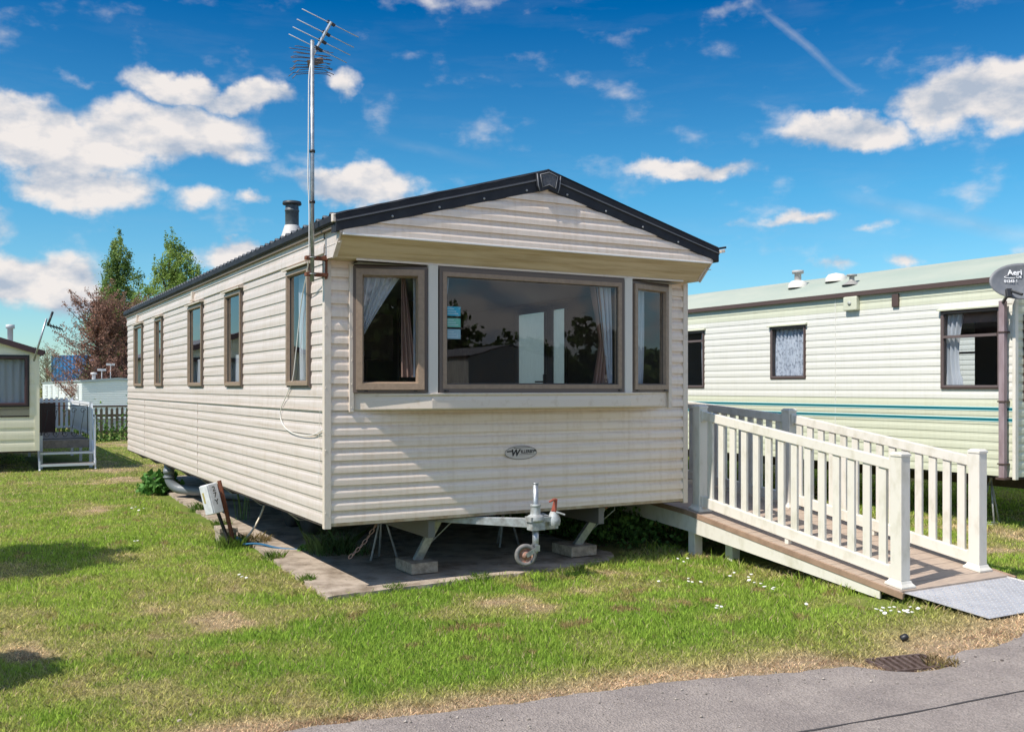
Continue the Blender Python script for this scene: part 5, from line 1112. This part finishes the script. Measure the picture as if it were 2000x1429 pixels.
for i, (x, y) in enumerate(dz_):
    o = d0 if i == 0 else d0.copy()
    if i: C.objects.link(o)
    p = ground_at(x, y, .045); s = random.uniform(.8, 1.25); o.location = (p.x, p.y, -.002); o.scale = (s, s, 1.0); o.rotation_euler = (random.uniform(-.35, .35), random.uniform(-.35, .35), random.uniform(0, 6))
    lb = 'small white daisy in the cluster at the ramp foot near the metal plate' if y > 1185 and x > 1700 else ('small white daisy in the lawn beside the ramp skirt' if x > 1280 else 'small white daisy in the lawn left of the slab')
    tag(o, lb, 'daisy', 'daisies at the ramp foot' if x > 1700 else ('daisies beside the ramp' if x > 1280 else 'daisies left of the slab'))

# ================================================================ foliage
def leafmesh(name, pts, size, mt, flat=.0, parent=None, aspect=.6, up=0.0, smin=.6):
    pts = np.asarray(pts, float); n = len(pts); a = rng.normal(size=(n, 3)); a[:, 2] += up; a /= np.linalg.norm(a, axis=1)[:, None]; b = rng.normal(size=(n, 3)); b = np.cross(a, b); b /= np.linalg.norm(b, axis=1)[:, None]
    s = (np.asarray(size) * rng.uniform(smin, 1.35, n))[:, None]
    v = np.stack([pts - a * s * .5, pts + b * s * aspect * .5, pts + a * s * .5, pts - b * s * aspect * .5], 1).reshape(-1, 3)
    f = np.arange(n * 4); o = mesh_np(name, v, f, 4, mt)
    if parent: o.parent = parent
    return o
def lmat(name, c1, c2, tr=.3, isl=.4, ns=1.0): return mat(name, c1, .6, col2=c2, nscale=ns, island=isl, trans=tr, fac=(.4, .6), spec=.25)
def tree(label, base, h, blobs, n, leaf, mt, grp='trees behind the caravans', bark=None, trunk_r=.16, name='tree'):
    r = empty(name, base, label, 'tree', grp); base = Vector(base); bark = bark or mat('bark', (.13, .10, .075), .9, col2=(.08, .06, .05), nscale=8, bump=.5, bscale=30)
    m = MB(); top = Vector((0, 0, h * .85)); m.tube([base, base + Vector((.1, 0, h * .3)), base + Vector((-.05, .1, h * .6)), base + top], [trunk_r, trunk_r * .75, trunk_r * .45, trunk_r * .1], 9)
    P_ = []
    for (dx, dy, z, rx, rz_) in blobs:
        c = base + Vector((dx, dy, z)); m.tube([base + Vector((0, 0, max(z - abs(dx) * 1.2 - rz_, h * .15))), base + Vector((dx * .5, dy * .5, z - rz_ * .5)), c], [trunk_r * .4, trunk_r * .25, trunk_r * .08], 6)
        k = int(n * (rx * rx * rz_) ** .67 / sum((b[3] ** 2 * b[4]) ** .67 for b in blobs)); 
        # clumps inside the blob, leaves inside the clumps
        nc = max(8, int(26 * (rx * rz_) ** .5)); cc = rng.normal(size=(nc, 3)); cc /= np.linalg.norm(cc, axis=1)[:, None]; cc *= (rng.random((nc, 1)) ** .4); cr = rng.uniform(.14, .34, nc)
        idx = rng.integers(0, nc, k); off = rng.normal(size=(k, 3)) * .55 * cr[idx][:, None]; p = (cc[idx] + off) * np.array([[rx, rx, rz_]]); P_.append(p + np.array([[c.x, c.y, c.z]]))
    m.build('trunk', bark, r); o = leafmesh('crown', np.concatenate(P_), leaf, mt, parent=r); adopt(r); return r
LG = lmat('poplar_leaf', (.12, .20, .05), (.25, .34, .10), ns=.9, tr=.4); LG2 = lmat('poplar_leaf_light', (.17, .27, .05), (.33, .43, .12), ns=.8, tr=.4)
def G(x, D, z=-.78): p = at(x, 755, D); return (p.x, p.y, z)
bl = []
for k in range(13):
    t = k / 12; w = .5 + 1.65 * (1 - t) ** .6; bl.append((random.uniform(-.35, .35) * w, random.uniform(-.5, .5) * w, 3.0 + t * 11.2, w * 1.15, 1.5))
tree('tall narrow green poplar rising behind the brown tree', G(230, 82), 15, bl, 46000, .165, LG, trunk_r=.25)
bl = []
for k in range(11): t = k / 10; w = .6 + 2.1 * (1 - t) ** .6; bl.append((random.uniform(-.4, .4) * w + .3, random.uniform(-.5, .5) * w, 3.5 + t * 9.4, w * 1.05, 1.5))
bl += [(-2.0, 0, 8.9, .7, 1.5), (-1.9, .4, 6.6, 1.1, 1.6), (1.9, 0, 10.0, .75, 1.9), (2.2, 0, 6.8, 1.0, 1.5), (1.5, 0, 8, .9, 1.2), (.9, 0, 12, .5, 1.5), (-.8, 0, 11.2, .5, 1.4)]
tree('broad bright green poplar with several upright limbs beside the caravan roof', G(330, 74), 13.5, bl, 50000, .155, LG2, trunk_r=.28)
# brown conifer: long ascending branches with fine dead foliage
br_ = empty('tree', G(195, 56), 'dead reddish brown conifer with feathery branches behind the white caravan', 'tree', 'trees behind the caravans'); base = Vector(G(195, 56)); m = MB(); P_ = []
for tx in (-.2, 1.3): m.tube([base + Vector((tx, 0, 0)), base + Vector((tx + .1, 0, 4)), base + Vector((tx, 0, 7.2 if tx < 1 else 7.9))], [.16, .10, .02], 8)
for k in range(320):
    z0 = random.uniform(.6, 7.0); a = random.uniform(0, 2 * math.pi); l = random.uniform(1.2, 3.4) * (1 - .5 * z0 / 7.5); tx = random.choice((-.2, -.2, .5, 1.3)); rise = random.uniform(.35, 1.0) * l
    p0 = base + Vector((tx, 0, z0)); d = Vector((math.cos(a) * l, math.sin(a) * l, 0)); pts_ = [p0, p0 + d * .5 + Vector((0, 0, rise * .35)), p0 + d + Vector((0, 0, rise))]
    m.tube(pts_, [.03, .018, .005], 4)
    for j in range(110):
        t = random.random() ** .7; q = pts_[0].lerp(pts_[1], t * 2) if t < .5 else pts_[1].lerp(pts_[2], t * 2 - 1); s = .07 + .16 * (1 - t)
        P_.append((q.x + random.gauss(0, s), q.y + random.gauss(0, s), q.z + random.gauss(0, s * .8)))
m.build('trunk', mat('dead_bark', (.09, .06, .05), .9), br_); leafmesh('crown', P_, .13, lmat('dead_brown_leaf', (.34, .18, .13), (.22, .125, .095), .3, .5, 1.2), parent=br_, aspect=.35); adopt(br_)
def bare(label, x, D, h, wd):
    r = empty('tree', G(x, D), label, 'tree', 'trees behind the caravans'); base = Vector(G(x, D)); m = MB(); m.tube([base, base + Vector((0, 0, h))], [.12, .02], 6); tips = []
    for k in range(110):
        z0 = random.uniform(.3, h * .8); a = random.uniform(0, 6.28); l = random.uniform(.3, 1) * wd * (1 - z0 / h * .5); p0 = base + Vector((0, 0, z0)); p1 = p0 + Vector((math.cos(a) * l, math.sin(a) * l, l * random.uniform(.6, 1.6))); pm = p0.lerp(p1, .5) + Vector((random.gauss(0, .1), 0, -.1)); m.tube([p0, pm, p1], [.028, .018, .008], 4)
        for j in range(3): q = pm.lerp(p1, random.random()); m.tube([q, q + Vector((random.gauss(0, .35), random.gauss(0, .35), random.uniform(.1, .6)))], [.011, .004], 3); tips += [(q.x + random.gauss(0, .25), q.y + random.gauss(0, .25), q.z + random.gauss(0, .25)) for _ in range(9)]
    m.build('trunk', mat('pale_twig', (.20, .17, .12), .9), r); leafmesh('crown', tips, .11, lmat('olive_bud', (.16, .17, .06), (.22, .20, .10), .3, .4), parent=r); adopt(r)
bare('bare twiggy grey tree with sparse buds above the primrose caravan eave', 92, 96, 6.6, 2.4); bare('small bare twiggy tree behind the flue of the primrose caravan', 40, 90, 5.0, 2.4)
# hedges far left and right horizon
def clump(name, label, pts, size, mt, cat=None, kind=None, grp=None, **k):
    o = leafmesh(name, pts, size, mt, **k); tag(o, label, cat, grp, kind); return o
nt_ = lmat('nettle_leaf', (.06, .14, .025), (.13, .24, .05), .3, .45, 3)
P_ = []
for k in range(6500):
    t = rng.random(); p = FA + (FB - FA) * t; P_.append((p.x + rng.normal() * .1, p.y - .25 - abs(rng.normal()) * .3, abs(rng.normal()) * .33 * (.6 + 1.0 * vnoise(np.array([t * 30.]), np.array([.3]), 5)[0])))
clump('nettles', None, P_, .085, nt_, kind='stuff')
# weeds behind the right front leg, under and beyond the ramp
P_ = []
while len(P_) < 15000:
    x = random.uniform(2.9, 5.4); y = random.uniform(.15, 5.2)
    edge_ = y > (.35 + .25 * (3.8 - x) if x < 3.8 else .3)
    if x < 3.3 and y < 1.1 + (3.3 - x) * 2: continue
    if not edge_: continue
    if 3.68 < x < 5.15: hh = max(.12, dz(y) - .17)
    else: hh = .52
    top = min(.18 + .42 * float(vnoise(np.array([x * 3.1]), np.array([y * 3.1]), 9)[0]) + .06 * y, hh if x < 5.15 else .45); P_.append((x, y, random.random() ** .8 * top))
wm_ = lmat('weed_leaf', (.05, .12, .025), (.12, .22, .045), .3, .5, 4); clump('weeds', None, P_, .055, wm_, kind='stuff')
P_ = []
for k in range(9000):      # strip of taller weeds on the far side under the caravan
    x = random.uniform(3.25, 3.72); y = random.uniform(.9, 10.5); P_.append((x, y, random.random() * (.2 + .22 * float(vnoise(np.array([x * 4.]), np.array([y * 2.5]), 4)[0]))))
clump('weeds', None, P_, .06, wm_, kind='stuff')
def plant(label, c, r, h, n, size, mt, name='weed_plant'):
    p = rng.normal(size=(n, 3)); p /= np.linalg.norm(p, axis=1)[:, None]; p *= rng.random((n, 1)) ** .4; p[:, 2] = np.abs(p[:, 2]); p = p * np.array([[r, r, h]]) + np.array([[c[0], c[1], .01]])
    rt = empty(name, (c[0], c[1], 0), label, 'plant', 'weeds round the slab'); leafmesh('leaves', p, size, mt, parent=rt, up=.6)
    m = MB()
    for k in range(9): a = random.uniform(0, 6.28); m.tube([(c[0], c[1], 0), (c[0] + math.cos(a) * r * .6, c[1] + math.sin(a) * r * .6, h * .7)], [.004, .002], 4)
    m.build('stem', MATS['daisy_stem'], rt); adopt(rt)
lf1 = lmat('dock_leaf', (.06, .17, .03), (.11, .25, .05), .3, .35, 8)
q = ground_at(318, 964); plant('leafy green bush at the slab edge beside the grey waste pipe', (q.x - .02, q.y + .1), .36, .36, 420, .12, lf1)
q = ground_at(612, 1078); plant('small bright green weed on the sunlit strip of the slab', (q.x - .05, q.y), .12, .09, 220, .035, lmat('bright_weed', (.15, .30, .06), (.2, .34, .08), .3, .3, 8))
def tuft(label, c, r, h, n, mt, lean=.5, name='grass_tuft', w=.003):
    m = []; k = n; a = rng.uniform(0, 6.28, k); rr = r * np.sqrt(rng.random(k)); x = c[0] + rr * np.cos(a); y = c[1] + rr * np.sin(a); hh = h * rng.uniform(.5, 1.1, k); d = rng.uniform(0, 6.28, k); l = lean * rng.uniform(.2, 1.2, k) * hh
    b = np.stack([x, y, 0 * x], 1); mid = b + np.stack([np.cos(d) * l * .35, np.sin(d) * l * .35, hh * .6], 1); tip = b + np.stack([np.cos(d) * l, np.sin(d) * l, hh], 1); f = rng.uniform(0, 6.28, k); s = np.stack([np.cos(f), np.sin(f), 0 * f], 1) * w
    v = np.stack([b - s, b + s, mid + s * .8, tip, mid - s * .8], 1).reshape(-1, 3); o = mesh_np(name, v, np.arange(k * 5), 5, mt); tag(o, label, 'plant', 'weeds round the slab'); return o
gt1 = lmat('feathery_green', (.07, .14, .04), (.12, .20, .07), .3, .35, 8); st1 = lmat('straw_tuft', (.36, .25, .12), (.20, .18, .06), .3, .35, 14)
q = ground_at(648, 1085); tuft('feathery dark green grass clump on the slab under the front left corner', (q.x, q.y + .02), .24, .28, 330, gt1, .9)
q = ground_at(595, 1040); tuft('thin wispy grass clump on the slab just inside the left wall', (q.x + .08, q.y), .14, .20, 150, gt1, .6)
q = ground_at(490, 1062); tuft('dry straw tuft at the slab edge right of the meter box', (q.x, q.y), .22, .12, 420, st1, 1.1)
q = ground_at(466, 1020); tuft('tall thin reed blades standing behind the meter box', (q.x + .05, q.y), .10, .46, 16, gt1, .35, w=.006)
q = ground_at(452, 1068); tuft('rank green grass round the foot of the meter stakes', (q.x, q.y), .16, .13, 500, lmat('rank_grass', (.11, .22, .03), (.2, .28, .05), .35, .35, 8), .7)
q = ground_at(1838, 1292, .02); tuft('straw tuft at the right end of the drain', (q.x, q.y), .11, .05, 170, st1, 1.2)
q = ground_at(690, 1095); tuft('few dark weeds beside the hanging chain', (q.x + .1, q.y + .15), .12, .16, 120, gt1, .6)

for (x, y, rr, hh, nn, lb) in ((.02, .55, .07, .09, 110, 'small green tuft on the left slab edge nearest the slab corner'), (.06, 1.75, .10, .11, 180, 'green tuft on the left slab edge between the corner and the meter box'), (.14, 4.2, .12, .12, 170, 'green tuft on the left slab edge behind the meter box'), (.20, 5.9, .12, .14, 170, 'green tuft on the left slab edge near the waste pipe bush'), (.55, -.10, .09, .07, 130, 'small tuft at the front slab edge near its left corner'), (1.35, -.07, .09, .08, 140, 'small tuft at the front slab edge below the hitch')):
    tuft(lb, (x, y), rr, hh, nn, MATS['rank_grass'], .8)
# grit: loose chippings along the road edge, on the road and on the slab
n = 2600; gx_ = rng.uniform(-6, 7, n); gy_ = road_edge(gx_) - np.abs(rng.normal(size=n)) * .35 + .03; gz_ = np.where(gy_ < road_edge(gx_), .019, .008); k = rng.random(n) < .16
gx_[k] = rng.uniform(0, 3, k.sum()); gy_[k] = rng.uniform(-.1, 3.5, k.sum()); gz_[k] = .031
sz = rng.uniform(.0022, .006, n) * np.where(rng.random(n) < .06, 1.9, 1)
oc = np.array([(1, 0, 0), (0, 1, 0), (-1, 0, 0), (0, -1, 0), (0, 0, .8), (0, 0, -.4)]); vv_ = np.stack([gx_, gy_, gz_ + sz * .3], 1)[:, None, :] + oc[None] * sz[:, None, None] * rng.uniform(.6, 1.3, (n, 6, 1))
fc_ = np.array([(0, 1, 4), (1, 2, 4), (2, 3, 4), (3, 0, 4), (1, 0, 5), (2, 1, 5), (3, 2, 5), (0, 3, 5)]); o = mesh_np('grit', vv_.reshape(-1, 3), (np.arange(n)[:, None, None] * 6 + fc_[None]).ravel(), 3, mat('grit', (.34, .30, .26), .9, island=.6)); tag(o, kind='stuff')
# ---- reflected caravan and bushes, trees added to darken the pane reflections, and the unseen bush that shades the lawn at left
c4, _ = caravan('static_caravan', 'white static caravan across the road, reflected in the bay window', 12.6, -36, 3.4, 13, .5, 2.7, 3.1, [M_WHT], [], [], mat('grey_felt_roof', (.3, .3, .3), .7), M_BRN)
window(c4, map_u(12.6), -30, -28, 1.3, 2.3, .05, False, .08, fm=M_BRNF, rm=M_BRN); window(c4, map_u(12.6), -26, -24.6, 1.3, 2.3, .05, False, .08, fm=M_BRNF, rm=M_BRN); adopt(c4)
dk_l = lmat('hedge_leaf', (.09, .15, .04), (.17, .24, .07), .3, .4, 1)
for i, (x, y, w_, h) in enumerate([(15, -44, 4, 5.2), (21.5, -45, 5, 6.0), (28, -46, 4, 4.9), (34.5, -46, 4.5, 5.8), (-8, -30, 5, 7.0), (-1, -31, 5, 7.4), (6, -32, 4.5, 6.6), (46, -13, 5, 3.6), (53, -18, 5, 3.9), (44, -8, 4, 3.0)]):
    tree(['bushy tree across the road behind the reflected white caravan', 'taller bushy tree across the road right of the reflected caravan', 'low round tree across the road mirrored mid bay window', 'rightmost tree mirrored in the big bay pane', 'tall hedge tree directly behind the camera on its left', 'tallest hedge tree directly behind the camera', 'hedge tree just left of the reflected white caravan', 'low bush far right across the road, reflected in the narrow right bay pane', 'taller bush far right across the road', 'lowest bush far right beside the road'][i], (x, y, 0), h, [(random.uniform(-w_, w_) * .75, random.uniform(-1, 1), h * random.uniform(.12, .82), w_ * .36, h * .24) for _ in range(14)], 5000, .5, dk_l, grp='trees across the road')
def shade_bush(cx, cy, z, r, rz_, label, n=5000):
    rt = empty('tree', (cx, cy, 0), label, 'tree', 'trees left of the lawn'); m = MB(); m.tube([(cx, cy, 0), (cx + .1, cy, z * .6), (cx, cy, z)], [.12, .08, .04], 8); m.build('trunk', MATS['bark'], rt)
    p = rng.normal(size=(n, 3)); p /= np.linalg.norm(p, axis=1)[:, None]; p *= rng.random((n, 1)) ** .5 * (1 + .12 * np.sin(8 * np.arctan2(p[:, 1:2], p[:, 0:1]))); p = p * np.array([[r, r, rz_]]) + np.array([[cx, cy, z]]); leafmesh('crown', p, .16, dk_l, parent=rt); adopt(rt)
hS = 3.2; sc = lambda x, y, h: (x - .79 * h, y - .115 * h)
cx, cy = sc(-2.35, 2.9, hS); shade_bush(cx, cy, hS, 1.05, .9, 'rounded garden tree just outside the left edge, shading the lawn')
cx, cy = sc(-2.45, -1.08, 1.6); shade_bush(cx, cy, 1.6, .42, .05, 'low bushy shrub outside the left edge by the road', 1500)  # crown squashed to a disc so it casts a thin sliver of shade
for k, (x, y, h) in enumerate(((-15, 4, 3.0),)):
    c5, _ = caravan('static_caravan', 'cream static caravan left of the lawn, reflected in the side windows', -15, 3, 3.4, 11, .5, 2.7, 3.1, [M_YEL], [], [], mat('grey_felt_roof', (.3, .3, .3), .7), M_BRN); adopt(c5)
